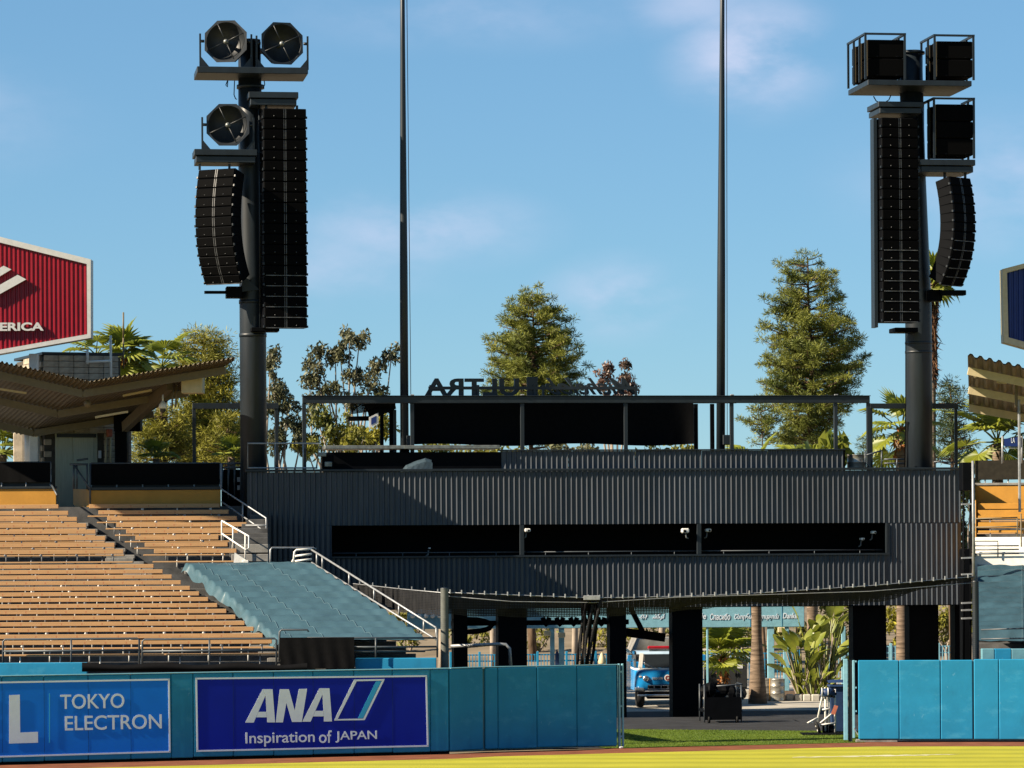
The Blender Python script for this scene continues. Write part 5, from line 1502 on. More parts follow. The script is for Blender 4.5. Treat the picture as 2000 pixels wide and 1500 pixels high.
def frond_mesh(R_, seg, rng, cup=.25, split=.55, droop=.35):
    """a fan leaf in local coordinates: stalk end at origin, growing along +x"""
    mb = MB()
    span = R(300 if rng.random() < .5 else 260)
    for i in range(seg):
        a0, a1 = -span / 2 + span * i / seg, -span / 2 + span * (i + 1) / seg
        am = (a0 + a1) / 2
        L = R_ * (1 - .30 * abs(am / (span / 2)) ** 2) * rng.uniform(.9, 1.08)
        def pt(a, r, lift):
            q = r / R_
            return (math.cos(a) * r, math.sin(a) * r, cup * r * (abs(math.sin(a)) * .55) + lift - droop * R_ * max(0, q - .5) ** 2 * 1.8)
        w = (a1 - a0) / 2
        c0 = (0, 0, 0)
        m1, m2 = pt(a0, L * split, 0), pt(a1, L * split, 0)
        rid = pt(am, L * split, .05 * R_)
        tip = pt(am, L, .0)
        t2 = pt(am + rng.uniform(-.03, .03), L * 1.06, -.06 * R_)
        b = [c0, m1, rid, m2, tip]
        mb.add(b, [(0, 1, 2), (0, 2, 3), (1, 4, 2), (2, 4, 3)])
    return mb
def fan_palm(label, u, Y, vc, R_, nf, seed, zbase=0.0, trunk_r=.22, skirt=0.0, boot=False, group='fan palms', elev=(-50, 80), stalk=1.0, lean=0.0, flare=1.3, leaf='palm_leaf', seg=20):
    rng = np.random.default_rng(seed)
    c = Vector(P(u, vc, Y))
    root = thing('fan_palm', label, 'palm', (c.x + lean, Y, zbase), WF, group)
    n = 10
    prof = [(lerp(c.x + lean, c.x, i / n), Y, lerp(zbase - .1, c.z - .05, i / n)) for i in range(n + 1)]
    part('trunk', MB().tube(prof, [trunk_r * (flare - (flare - 1) * min(1, i / 3)) for i in range(n + 1)], 14), M['palm_trunk'], root)
    if boot:
        V, F = leaf_cloud([(c.x, Y, c.z - .15 - .22 * i) for i in range(5)], [trunk_r * 1.35] * 5, 40, .38, .12, rng, .35, .9)
        link(fast_mesh('leaf_bases', V - np.array(ORG[root.name]), F, M['orange_boot']), 'leaf_bases', None, root)
    if skirt:
        k = int(skirt / .28)
        V, F = leaf_cloud([(c.x, Y, c.z - .4 - .28 * i) for i in range(k)], [trunk_r * 1.9 * (1 - .4 * i / k) for i in range(k)], 90, .7, .07, rng, .3, 1.6)
        link(fast_mesh('dead_leaf_skirt', V - np.array(ORG[root.name]), F, M['palm_skirt']), 'dead_leaf_skirt', None, root)
    meshes = []
    for q in range(5):
        me = frond_mesh(R_, seg, rng, cup=rng.uniform(.1, .4), split=rng.uniform(.55, .68), droop=rng.uniform(.25, .6)).mesh('frond'); me.materials.append(M[leaf]); meshes.append(me)
    for i in range(nf):
        az = i * 2.39996 + rng.uniform(-.2, .2); el = R(lerp(elev[1], elev[0], (i + .5) / nf) + rng.uniform(-8, 8))
        d = Vector((math.cos(az) * math.cos(el), math.sin(az) * math.cos(el), math.sin(el)))
        sl = stalk * R_ * rng.uniform(.7, 1.1)
        e = c + d * sl - Vector((0, 0, .10 * sl * (1 - math.sin(el))))
        part('stalk', MB().tube([c + d * .05, c + d * sl * .55, e], [.035, .025, .018], 5, caps=False), M[leaf], root)
        o = link(meshes[i % 5], 'frond', None, root)
        d2 = (d + Vector((0, 0, -.35))).normalized()
        x = d2; y = Vector((-math.sin(az), math.cos(az), 0)); z = x.cross(y)
        if z.z < 0 and abs(d2.z) < .95: y = -y; z = x.cross(y)
        mt = Matrix((x, y, z)).transposed().to_4x4()
        mt.translation = e - Vector(ORG[root.name])
        o.matrix_local = mt
    return root

conifer('tall pointed pine behind the roof sign at the centre', 1038, 165, [(570, 6), (585, 40), (610, 60), (640, 74), (675, 92), (700, 97), (735, 100), (770, 104), (860, 100)], M['needle'], 3, lev=23, per=8, gap=.27)
conifer('tallest pine, right of the right tall pole', 1581, 160, [(497, 8), (510, 42), (540, 60), (580, 72), (620, 88), (650, 98), (690, 100), (740, 104), (775, 92), (820, 70), (868, 62)], M['needle'], 11, lev=31, per=7, gap=.33)
conifer('thin small pine below the left side of the tallest pine', 1489, 158, [(778, 14), (800, 42), (830, 46), (855, 40), (872, 36)], M['needle'], 21, lev=7, per=6, gap=.35, trunk_r=.10)
conifer('dark round pine low behind the tallest pine trunk', 1560, 175, [(818, 5), (835, 22), (860, 34), (905, 42)], M['needle_dark'], 5, lev=10, per=7, gap=.05, nl=60)
conifer('dark narrow pine just right of the right tower', 1856, 150, [(745, 5), (770, 24), (800, 32), (840, 34), (870, 40), (905, 42)], M['needle_dark'], 7, lev=18, per=7, gap=.12, nl=60, clump=.36)
conifer('small dark pine between the pergola and the right tower', 1700, 155, [(850, 4), (870, 18), (915, 30)], M['needle_dark'], 9, lev=8, per=7, gap=.05, nl=55)
conifer('dense round headed pine left of the left tower', 402, 142, [(650, 10), (662, 40), (690, 56), (730, 60), (780, 62), (830, 84), (905, 90)], M['needle_yellow'], 13, lev=22, per=10, gap=.04, nl=70, clump=.45, zbase=0)
conifer('low spreading yellow green pine in front of the round headed pine', 318, 137, [(795, 12), (812, 40), (840, 56), (870, 60), (908, 60)], M['needle_yellow'], 17, lev=10, per=9, gap=.05, nl=70, clump=.42)
conifer('yellow green pine close behind the left tower foot', 440, 136, [(815, 12), (835, 34), (870, 44), (908, 48)], M['needle_yellow'], 19, lev=9, per=9, gap=.05, nl=70, clump=.42)
broadleaf('tall open gum tree with tufted limbs left of the left tall pole', 690, 155, [(683, 660, 24, 22), (702, 665, 16, 16), (655, 682, 12, 24), (620, 690, 12, 16), (618, 720, 26, 22), (665, 700, 20, 26), (690, 730, 24, 18), (735, 712, 20, 14), (765, 692, 14, 14), (720, 745, 24, 18), (605, 752, 22, 24), (640, 765, 26, 20), (680, 775, 30, 20), (740, 768, 16, 12), (610, 790, 26, 20)], M['gum'], 31, nl=64, dens=.85, clump=.44, ln=.24, wd=.085)
broadleaf('dark gum tree just right of the left tower pole', 548, 150, [(530, 690, 12, 20), (528, 720, 14, 24), (545, 765, 30, 30), (562, 790, 24, 22), (535, 800, 24, 24), (560, 840, 28, 34), (530, 860, 24, 30), (590, 850, 20, 34)], M['gum'], 33, nl=64, dens=.85, clump=.44, ln=.24, wd=.085)
broadleaf('olive bushy tree seen through the left end of the pergola', 650, 150, [(632, 815, 34, 26), (665, 835, 36, 28), (625, 850, 34, 26), (700, 850, 32, 24), (660, 880, 50, 26), (600, 880, 30, 30)], M['bush'], 35, nl=52, dens=.8, name='leafy_tree')
broadleaf('yellow leaved tree beside the hanging sign', 715, 146, [(712, 858, 30, 16), (735, 850, 26, 14), (690, 868, 26, 14), (742, 790, 22, 12), (752, 830, 14, 24)], M['needle_yellow'], 37, nl=60, dens=.9, name='leafy_tree')
broadleaf('sparse reddish gum tree behind the right end of the roof sign', 1200, 175, [(1175, 735, 16, 12), (1188, 719, 8, 7), (1228, 716, 13, 9), (1222, 742, 22, 14), (1180, 752, 18, 14), (1235, 760, 18, 12), (1000, 745, 20, 10), (1205, 775, 40, 14)], M['gum_red'], 39, nl=40, dens=.8, clump=.36)
for i, (u, w, m_, lab) in enumerate(((860, 50, 'bush', 'low tree line clump left of the middle under the shade cloth'), (960, 60, 'needle_yellow', 'yellowish low tree under the left half of the shade cloth'), (1120, 70, 'gum', 'grey low tree under the right half of the shade cloth'), (1290, 70, 'bush', 'low dark tree under the right end of the shade cloth'))):
    broadleaf(lab, u, 158 + 2 * i, [(u - w * .5, 880, w * .6, 16), (u + w * .5, 882, w * .6, 14), (u, 900, w, 26), (u, 960, w, 50)], M[m_], 50 + i, nl=40, dens=.35, clump=.6, ln=.32, wd=.11, name='leafy_tree')
# low trees and shrubs on the bank, seen under the building
for i, (u, Y, w, v0, m_, lab) in enumerate(((800, 172, 40, 1195, 'bush', 'shrub seen between the tarp rail and the net post'), (920, 174, 44, 1205, 'bush', 'dark shrub under the left end of the building'), (985, 176, 36, 1210, 'gum', 'shrub between the two left columns'), (1052, 170, 34, 1195, 'bush', 'shrub above the pale bank beside the netting'),
        (1890, 143, 22, 1020, 'needle_dark', 'dark tree crown low in the narrow gap beside the building'), (1190, 172, 40, 1220, 'needle_yellow', 'bright green shrub just right of the hanging net bundle'), (1262, 168, 44, 1205, 'bush', 'dark trees above the truck'), (1330, 170, 40, 1205, 'gum', 'dim tree above the truck roof'), (1400, 172, 44, 1205, 'bush', 'dark shrub left of the pale palm trunk'), (1448, 170, 36, 1205, 'bush', 'dark shrub just beside the pale palm trunk'),
        (1540, 174, 44, 1195, 'bush', 'shrub behind the pale blue posts'), (1640, 166, 50, 1180, 'bush', 'leafy tree right of the banana plants'), (1752, 160, 40, 1180, 'needle_yellow', 'sunlit leafy tree between the two right columns'), (1846, 160, 36, 1185, 'bush', 'leafy tree between the last two columns'), (1895, 150, 20, 1150, 'bush', 'leafy tree in the gap before the right pavilion'), (1890, 142, 22, 930, 'bush', 'tall dark leafy tree in the narrow gap beside the building'))):
    broadleaf(lab, u, Y, [(u - w * .4, v0 + 24, w * .6, 26), (u + w * .4, v0 + 28, w * .6, 26), (u, v0 + 50, w * .9, 26)], M[m_], 70 + i, nl=46, dens=.42, clump=.55, ln=.30, wd=.11, name='shrub', group='shrubs on the bank', trunk_r=.1)
fan_palm('fan palm rising above the left roof beside the lift tower', 244, 133, 692, .92, 17, 3, zbase=0, boot=True, elev=(-55, 80), stalk=.75)
fan_palm('fan palm head half hidden behind the left roof', 316, 138, 716, .95, 12, 5, elev=(-40, 70))
fan_palm('palm fronds just below the red sign beside the lift tower', 188, 139, 694, .8, 10, 8, elev=(-40, 60))
fan_palm('low bright palm tuft behind the right windscreen', 305, 127, 893, .5, 9, 6, zbase=7.2, trunk_r=.12, elev=(0, 75))
fan_palm('low bright palm tuft at the end of the right windscreen', 452, 127, 890, .5, 9, 7, zbase=7.2, trunk_r=.12, elev=(0, 80))
fan_palm('palm fronds at the far left edge beside the stone pier', 6, 134, 885, .9, 10, 15, zbase=7.0, trunk_r=.14, elev=(-20, 70))
fan_palm('tall skirted fan palm hidden behind the right tower', 1821, 150, 545, .9, 18, 4, skirt=4.2, trunk_r=.13, lean=-.05, stalk=.8)
fan_palm('fan palm with orange trunk just left of the right tower foot', 1760, 140, 840, 1.0, 15, 9, boot=True, elev=(-40, 80))
fan_palm('broad fan palm under the right pavilion roof', 1948, 128, 864, 1.1, 15, 10, trunk_r=.2, elev=(-35, 80))
fan_palm('small broad fan palm with orange trunk in the plaza', 1413, 143, 1286, 1.05, 16, 14, trunk_r=.16, boot=True, elev=(-10, 82), stalk=1.0)
fan_palm('slender palm with smooth pale trunk in the plaza', 1474, 132.6, 930, 1.1, 12, 16, trunk_r=.19, flare=1.9, elev=(-50, 70), lean=.06)
fan_palm('second palm trunk beside the banana plants', 1585, 141, 925, 1.1, 10, 18, trunk_r=.22, elev=(-50, 70))
o = broadleaf('bright banana leaf clump peeping over the upper parapet', 1625, 138, [(1600, 885, 40, 12), (1650, 885, 30, 16), (1630, 872, 20, 10)], M['banana_leaf'], 41, nl=14, ln=.8, wd=.28, clump=.5, dens=.6, name='banana_plant', trunk_r=.12)

# banana plants in the planter
def blade(L, w, bend, rng):
    n = 8; rows = []
    for i in range(n + 1):
        f = i / n
        ww = w * math.sin(math.pi * min(1, f * .93 + .06)) ** .7 * (1 if f < .97 else .3)
        x = L * f; z = -bend * L * f * f
        rows.append([(x, -ww, z + .20 * ww), (x, 0, z), (x, ww, z + .20 * ww)])
    return MB().grid(rows)
rng = np.random.default_rng(77)
BLD = []
for q in range(6):
    me = blade(1.0, rng.uniform(.17, .24), rng.uniform(.05, .4), rng).mesh('leaf'); me.materials.append(M['banana_leaf']); BLD.append(me)
def banana(label, u, v, Y, hs, n, spread, seed, sc):
    rng = np.random.default_rng(seed); c = Vector(P(u, v, Y)); c.z = .2
    root = thing('banana_plant', label, 'plant', tuple(c), WF, 'banana plants')
    for i in range(n):
        az = rng.uniform(0, 6.28); r = spread * rng.random() ** .5
        h = hs * rng.uniform(.25, 1.0)
        tilt = rng.uniform(.05, .4)
        e = c + Vector((math.cos(az) * (r + tilt * h * .6), math.sin(az) * (r + tilt * h * .6), h))
        s = c + Vector((math.cos(az) * r * .5, math.sin(az) * r * .5, 0))
        part('stem', MB().tube([s, s.lerp(e, .5) + Vector((0, 0, .1)), e], [.04, .03, .02], 6, caps=False), M['trunk_pale'] if i % 4 == 0 else M['banana_leaf'], root)
        o = link(BLD[i % 6], 'leaf', None, root)
        el = R(rng.uniform(15, 80)); az2 = az + rng.uniform(-.7, .7)
        x = Vector((math.cos(az2) * math.cos(el), math.sin(az2) * math.cos(el), math.sin(el)))
        y = Vector((-math.sin(az2), math.cos(az2), 0)); rot = rng.uniform(-.9, .9)
        z = x.cross(y); y2 = y * math.cos(rot) + z * math.sin(rot); z2 = x.cross(y2)
        mt = Matrix((x, y2, z2)).transposed().to_4x4() @ Matrix.Scale(sc * rng.uniform(.75, 1.25), 4)
        mt.translation = e - c
        o.matrix_local = mt
    return root
banana('large banana plant left of centre in the planter', 1568, 1358, 136.5, 2.2, 26, .5, 1, .85)
banana('tall banana plant at the right of the planter', 1610, 1358, 137.5, 2.9, 24, .5, 2, .9)
banana('low banana plant filling the front of the planter', 1590, 1360, 135.6, .9, 22, .8, 3, .5)
# ------------------------------------------------------------------ plaza behind the building
pts = []
rng = np.random.default_rng(6)
for j in range(14):
    Y = [156, 160, 163, 166, 170, 174, 178, 184, 192, 205, 225, 260, 320, 420][j]
    z = [-.05, .1, .3, .5, .75, .95, 1.1, 1.3, 1.5, 1.6, 1.7, 1.8, 1.8, 1.8][j]
    pts.append([(-120 + 6 * i, Y + rng.uniform(-.6, .6), z + (rng.uniform(-.18, .18) if j else 0)) for i in range(45)])
struct('hillside', MB().grid(pts), M['dry_ground'])

GH = Frame(0, 140, 0)
hd = thing('gate_header', 'pale blue gate header with white words of thanks in many scripts', 'sign', (5, 0, 0), GH)
zz0, zz1 = GH.L(1300, 1226)[2], 3.75
part('board', MB().cbox((GH.L(795, 1200)[0], 0, zz0), (GH.L(1571, 1200)[0], .25, zz1), .02), M['pale_blue'], hd)
for u in (1150, 1465, 1527):
    part('joint', MB().box((GH.L(u, 1200)[0], -.012, zz0 + .01), (GH.L(u + .8, 1200)[0], -.002, zz1 - .02)), M['wall_blue'], hd)
for s, u0, u1, v0, v1 in (('Спасибо', 1387, 1426, 1211, 1198), ('Շնորհակալություն', 1434, 1521, 1212, 1198), ('Danke', 1529, 1557, 1208, 1197), ('ie', 1370, 1379, 1209, 1198), ('ﺷﻜﺮﺍ', 1274, 1298, 1211, 1198), ('ﮫﺑ', 1248, 1264, 1210, 1200)):
    lettering('lettering', s, GH, GH.L(u0, v0, -.02), GH.L(u1, v1, -.02), -.02, .012, M['ad_white'], hd, shear=.2, weight=.012)
for u, w in ((1506, 13), (1536, 11), (1079, 9), (1097, 11), (1382, 4), (1648, 8)):
    a = GH.L(u - w / 2, 1300, .05)[0]; b = GH.L(u + w / 2, 1300, .05)[0]
    part('post', MB().cbox((a, .05, -.02), (b, .05 + (b - a), zz0 - .002), .015), M['pale_blue'], hd)
for i in range(6):
    part('bulb', MB().ball(GH.L(806 + 13 * i, 1203, -.12), .09, 10, 6), M['white_paint'], hd)
for u, v in ((1526, 1230), (1097, 1240), (1069, 1237)):
    p = GH.L(u, v, -.1); part('speaker_box', MB().cbox((p[0] - .14, -.25, p[2] - .10), (p[0] + .14, -.02, p[2] + .10), .02), M['roof_beam_pale'], hd)
def picket_fence(label, u0, u1, vt, Y, m, postn, h=None):
    F_ = Frame(0, Y, 0)
    a, b = F_.L(u0, vt), F_.L(u1, vt)
    o = thing('picket_fence', label, 'fence', ((a[0] + b[0]) / 2, 0, 0), F_)
    zt = a[2]
    for z in (zt - .06, zt - .32, .2):
        part('rail', MB().box((a[0], -.02, z), (b[0], .02, z + .05)), M[m], o)
    pk = MB(); x = a[0]
    while x < b[0]:
        pk.box((x, -.045, .05), (x + .035, -.022, zt)); x += .13
    tag(part('pickets', pk, M[m], o), kind='stuff')
    for i in range(postn + 1):
        x = lerp(a[0], b[0], i / postn); part('post', MB().cbox((x - .05, -.06, 0), (x + .05, .06, zt + .1), .01), M[m], o)
picket_fence('long dark blue picket fence at the foot of the bank', 880, 1560, 1278, 150, 'wall_blue', 12)
picket_fence('pale blue picket fence behind the right columns', 1600, 1880, 1262, 148, 'pale_blue', 6)
solo('site_wall', MB().cbox(P(1366, 1400, 152), (P(1470, 1400, 152)[0], 152.3, P(1400, 1268, 152)[2]), .02), M['concrete_pale'], 'pale low wall behind the charcoal lockers', 'wall', P(1400, 1345, 152))
# lockers with notices
for i, (a, b, lab) in enumerate(((1376, 1407, 'left charcoal locker with a white notice, left of the small palm'), (1419, 1459, 'right charcoal locker with a white notice, behind the small palm'))):
    LF = Frame(0, 145.5, 0)
    x0, x1 = LF.L(a, 1300)[0], LF.L(b, 1300)[0]; zt = LF.L(a, 1288)[2]
    o = thing('locker', lab, 'cabinet', (x0, 0, 0), LF, 'plaza lockers')
    part('body', MB().cbox((x0, 0, 0), (x1, .6, zt), .015), M['locker'], o)
    part('lid', MB().cbox((x0 - .05, -.06, zt + .002), (x1 + .05, .62, zt + .07), .01), M['locker'], o)
    xm = (x0 + x1) / 2
    for s in (0, 1):
        d = part('door', MB().cbox((x0 + .03 if not s else xm + .01, -.03, .08), (xm - .01 if not s else x1 - .03, -.002, zt - .05), .008), M['locker'], o)
        part('handle', MB().cbox((xm + (-.07 if not s else .04), -.06, zt * .42), (xm + (-.04 if not s else .07), -.032, zt * .55), .006), M['black'], d)
    part('notice', MB().box((xm + .02, -.045, zt * .70), (xm + .24, -.034, zt * .84)), M['paper'], o)
# drums
for i, (u, r, lab) in enumerate(((1498, .24, 'narrower bare metal drum, left of the pair by the pale posts'), (1518.5, .275, 'wider bare metal drum, right of the pair by the pale posts'))):
    c = P(u, 1360, 134.6 + .2 * (1 - i)); c = (c[0], c[1], 0)
    o = thing('drum', lab, 'drum', c, WF, 'metal drums')
    part('body', MB().lathe(c, [(.001, 0), (r, 0), (r + .012, .02), (r, .05), (r, .27), (r + .014, .29), (r, .31), (r, .54), (r + .014, .56), (r, .58), (r, .80), (r + .012, .83), (r - .02, .84), (r - .03, .80), (.001, .79)], 28), M['bright_metal'], o)
solo('hose', MB().tube([P(1504, 1325, 134), P(1503.5, 1340, 133.95), P(1504, 1367, 133.9)], .02, 6), M['yellow'], 'thin yellow hose hanging between the two drums', 'hose', P(1504, 1367, 133.9))
# planter kerb
pk = thing('planter', 'low pale kerb round the banana planting', 'planter', P(1590, 1365, 134.5))
for i in range(7):
    a = P(1536 + 16.5 * i, 1362, 134.4 + .1 * abs(i - 3)); b = P(1552 + 16.5 * i, 1362, 134.4 + .1 * abs(i - 2))
    part('kerb_stone', MB().cbox((a[0], a[1], -.02), (b[0] - .02, a[1] + .3, .24), .03), M['concrete_pale'], pk)
part('soil', MB().box((P(1536, 1362, 134.6)[0], 134.75, -.02), (P(1655, 1362, 134.6)[0], 139.5, .18)), M['trunk'], pk)
for i in range(3):
    a = P(1454 + 12 * i, 1356, 138); solo('kerb_stone', MB().cbox((a[0], a[1], -.02), (a[0] + .22, a[1] + .3, .28), .02), M['concrete_pale'], '%s pale kerb stone beside the slender palm' % ('left', 'middle', 'right')[i], 'kerb', (a[0], a[1], 0), group='kerb stones by the palm')

# ------------------------------------------------------------------ old blue truck
TF = Frame(fx(1302, 129.6), 129.6, 3)
tk_ = thing('truck', 'old bright blue cab over truck with a red light bar, half behind a column', 'truck', (0, 0, 0), TF)
def tz(v): return TF.L(1303, v)[2]
def loft(prof, cols):
    return MB().grid([[(s, t + dt, z) for s, dt in cols] for t, z in prof], True)
cols = [(-1.17, 1.9), (-1.17, .32), (-1.13, .16), (-1.04, .05), (-.85, 0), (0, -.02), (.85, 0), (1.04, .05), (1.13, .16), (1.17, .32), (1.17, 1.9)]
low_ = [(.10, .62), (.04, .68), (.0, .80), (-.03, .95), (-.02, 1.15), (.02, 1.30), (.07, 1.36)]
part('cab_lower', loft(low_, cols), M['truck_blue'], tk_)
part('belt', loft([(.07, 1.362), (.10, 1.40), (.16, 1.43)], [(s * .995, dt) for s, dt in cols]), M['white_paint'], tk_)
zw0, zw1 = 1.43, 1.93
part('windscreen', loft([(.17, zw0 + .01), (.34, zw1)], [(s * .80, 0) for s in (-1, -.5, 0, .5, 1)]), M['glass'], tk_)
M['roof_highlight'] = mat('pale_roof_highlight', (.42, .56, .70), .3, .5, var=.05, coat=.4)  # whitish blue colour paints the highlight on top of the cab
part('cab_roof', loft([(.34, zw1), (.36, 1.97), (.45, 2.02), (.8, 2.04), (1.9, 2.03)], [(s * .93, min(dt, .05)) for s, dt in cols[1:-1]]), M['roof_highlight'], tk_)
for s in (-1, 1):
    part('pillar', MB().beam((s * .97, .20, zw0), (s * .90, .38, zw1 + .02), .13, .10, (0, 1, 0)), M['white_paint'], tk_)
    part('side_window', MB().box((s * 1.09 - .01, .55, 1.45), (s * 1.09 + .01, 1.5, 1.9)), M['glass'], tk_)
    part('door_frame', MB().box((s * 1.08 - .02, 1.52, 1.36), (s * 1.08 + .02, 1.9, 2.0)), M['truck_blue'], tk_)
    h = part('headlight', MB().lathe((s * .78, -.03, 1.06), [(.001, .06), (.08, .05), (.11, .02), (.12, -.02)], 16, Matrix.Rotation(R(90), 3, 'X')), M['chrome'], tk_)
    part('marker_lamp', MB().cbox((s * .98 - .05, -.02, 1.10), (s * .98 + .05, .05, 1.16), .015), M['white_paint'], tk_)
    mir = part('mirror_arm', MB().tube([(s * 1.15, .35, 1.75), (s * 1.32, .25, 1.80)], .018, 5), M['chrome'], tk_)
    part('mirror', MB().cbox((s * 1.34 - .08, .22, 1.68), (s * 1.34 + .08, .26, 1.90), .015), M['truck_blue'], mir)
    w = part('wheel', MB().lathe((s * .95, .62, .46), [(.22, -.14), (.36, -.15), (.44, -.12), (.46, -.05), (.46, .05), (.44, .12), (.36, .15), (.22, .14)], 24, Matrix.Rotation(R(90), 3, 'Y')), M['tyre'], tk_)
    part('rim', MB().lathe((s * .95, .62, .46), [(.23, -.10), (.18, -.02), (.001, 0)], 18, Matrix.Rotation(R(90 * s), 3, 'Y')), M['white_paint'], w)
    part('fender', MB().cbox((s * 1.0 - .18, .02, .60), (s * 1.0 + .18, .30, .75), .04), M['chrome'], tk_)
part('centre_post', MB().beam((.60, .16, zw0), (.60, .33, zw1), .03, .03, (0, 1, 0)), M['chrome'], tk_)
part('seat', MB().cbox((-.62, .8, 1.2), (.5, 1.0, 1.62), .08), M['truck_blue'], tk_)
part('grille_recess', MB().cbox((-.72, -.055, .63), (.72, .05, .84), .02), M['black'], tk_)
for z in (.66, .79):
    part('grille_bar', MB().cbox((-.70, -.075, z), (.70, -.056, z + .03), .008), M['chrome'], tk_)
for i in range(5):
    part('grille_slat', MB().box((-.5 + .25 * i, -.072, .69), (-.47 + .25 * i, -.057, .79)), M['chrome'], tk_)
part('bumper', MB().cbox((-1.1, -.16, .50), (1.1, -.04, .60), .025), M['black'], tk_)
part('bumper_strip', MB().cbox((-1.1, -.19, .42), (1.1, -.05, .49), .02), M['chrome'], tk_)
part('axle', MB().cbox((-.7, .5, .3), (.7, .75, .48), .03), M['black'], tk_)
part('emblem', MB().lathe((0, -.065, 1.08), [(.001, .012), (.10, .012), (.12, 0)], 20, Matrix.Rotation(R(90), 3, 'X')), M['white_paint'], tk_)
part('emblem_ring', MB().lathe((0, -.08, 1.08), [(.05, .006), (.085, .006)], 20, Matrix.Rotation(R(90), 3, 'X')), M['red_lens'], tk_)
lettering('lettering', 'DODGERS', TF, (-.56, 0, 1.03), (-.17, 0, 1.11), -.062, .02, M['white_paint'], tk_, weight=.02)
part('wiper', MB().tube([(-.85, .10, 1.62), (-.5, .1, 1.46), (-.3, .08, 1.42)], .012, 5), M['chrome'], tk_)
part('light_bar', MB().cbox((-.66, .55, 2.10), (.25, .8, 2.22), .04), M['red_lens'], tk_)
part('light_bar_base', MB().box((-.6, .6, 2.04), (.2, .75, 2.098)), M['chrome'], tk_)
part('rear_body', MB().cbox((-1.15, 2.1, .6), (1.15, 6, 1.6), .03), M['truck_blue'], tk_)
part('rear_cover', MB().prism([(-1.1, 2.2, 1.6), (-.8, 2.2, 2.42), (.9, 2.2, 2.42), (1.1, 2.2, 1.6)], (0, 3.6, 0)), M['concrete'], tk_)
for s in (-1.2, -1.28):
    part('ladder_rail', MB().beam((s, 1.2, 1.9), (s, 6, 2.1), .03, .08), M['chrome'], tk_)
for i in range(8):
    part('ladder_rung', MB().beam((-1.27, 1.4 + .5 * i, 1.94), (-1.21, 1.4 + .5 * i, 1.94), .03, .03), M['chrome'], tk_)

# ------------------------------------------------------------------ black equipment cart under the building
CF = Frame(fx(1412, 118.5), 118.5, 5)
ec = thing('equipment_cart', 'black cart piled with dark bags in the shade under the building', 'cart', (0, 0, 0), CF)
cz = lambda v: CF.L(1412, v)[2]
sx = lambda u: CF.L(u, 1380)[0]
part('deck', MB().cbox((sx(1374), 0, .35), (sx(1450), 1.2, .45), .02), M['black'], ec)
for u in (1376, 1448):
    for t in (.02, 1.15):
        part('upright', MB().tube([(sx(u), t, .02), (sx(u), t, cz(1338))], .025, 7), M['rail_dark'], ec)
part('top_rail', MB().tube([(sx(1400), .02, cz(1340)), (sx(1450), .02, cz(1337)), (sx(1450), 1.15, cz(1337))], .025, 7), M['rail_dark'], ec)
part('side_panel', MB().box((sx(1376), -.02, .1), (sx(1448), .0, .85)), M['black'], ec)
rng = random.Random(3)
for i in range(9):
    u, v, r = 1382 + 7.4 * i, 1352 + rng.uniform(-6, 10), rng.uniform(.18, .30)
    c = Vector(CF.L(u, v, .5)); pts = []
    for a in range(7):
        row = []
        for b in range(11):
            th, ph = math.pi * a / 6, 2 * math.pi * b / 10
            rr = r * (1 + .22 * math.sin(3 * ph + i) * math.sin(th) + (rng.uniform(-.1, .1) if b not in (0, 10) else 0))
            row.append(tuple(c + Vector((math.sin(th) * math.cos(ph) * rr, math.sin(th) * math.sin(ph) * rr, math.cos(th) * rr * .9))))
        row[-1] = row[0]; pts.append(row)
    part('bag', MB().grid(pts, False), M['glass'] if i % 3 == 2 else M['black'], ec)
for u in (1385, 1440):
    part('wheel', MB().lathe((sx(u), .1, .14), [(.04, -.04), (.14, -.04), (.14, .04), (.04, .04)], 16, Matrix.Rotation(R(90), 3, 'Y')), M['tyre'], ec)

# ------------------------------------------------------------------ hand cart and blue bin at the gate
HF = Frame(fx(1615, 111.6), 111.6, 0)
hp = lambda u, v, t=0: HF.L(u, v, t)
hc = thing('hand_cart', 'white framed two wheel hand cart leaning by the gate', 'cart', (hp(1612, 1430)[0], 0, 0), HF)
for ln in ([(1594, 1420), (1608, 1350), (1612, 1343)], [(1612, 1428), (1612, 1350)], [(1618, 1430), (1620, 1350)], [(1631, 1430), (1631, 1346)]):
    part('frame_tube', MB().tube([hp(u, v, .0 if u < 1615 else .05) for u, v in ln], .032, 7), M['white_paint'], hc)
for ln in ([(1600, 1416), (1632, 1412)], [(1606, 1386), (1622, 1384)], [(1596, 1402), (1577, 1412), (1589, 1410)], [(1602, 1412), (1632, 1388)]):
    part('cross_bar', MB().tube([hp(u, v, -.03) for u, v in ln], .024, 6), M['white_paint'], hc)
part('roller', MB().tube([hp(1603, 1352, -.12), hp(1630, 1355, -.12)], .13, 18), M['bin_blue'], hc)
for u in (1604, 1616):
    part('roller_band', MB().tube([hp(u, 1352, -.12), hp(u + 2, 1352, -.12)], .145, 18), M['white_paint'], hc)
for a in range(5):
    p = hp(1627 + 4.5 * math.cos(a * 1.257), 1355 + 5.5 * math.sin(a * 1.257), -.2); part('roller_end', MB().ball(p, .045, 8, 5), M['black'], hc)
c = hp(1597, 1419, -.1); c = (c[0], c[1], .20)
w = part('wheel', MB().lathe(c, [(.13, -.04), (.18, -.045), (.20, 0), (.18, .045), (.13, .04)], 22, Matrix.Rotation(R(70), 3, 'Y')), M['tyre'], hc)
part('rim', MB().lathe(c, [(.13, -.03), (.06, .0), (.001, 0)], 16, Matrix.Rotation(R(-70), 3, 'Y')), M['white_paint'], w)
poly_part('tag', HF, [(1630, 1377), (1637, 1379), (1631, 1396), (1623, 1394)], -.1, .02, M['orange_tag'], hc)
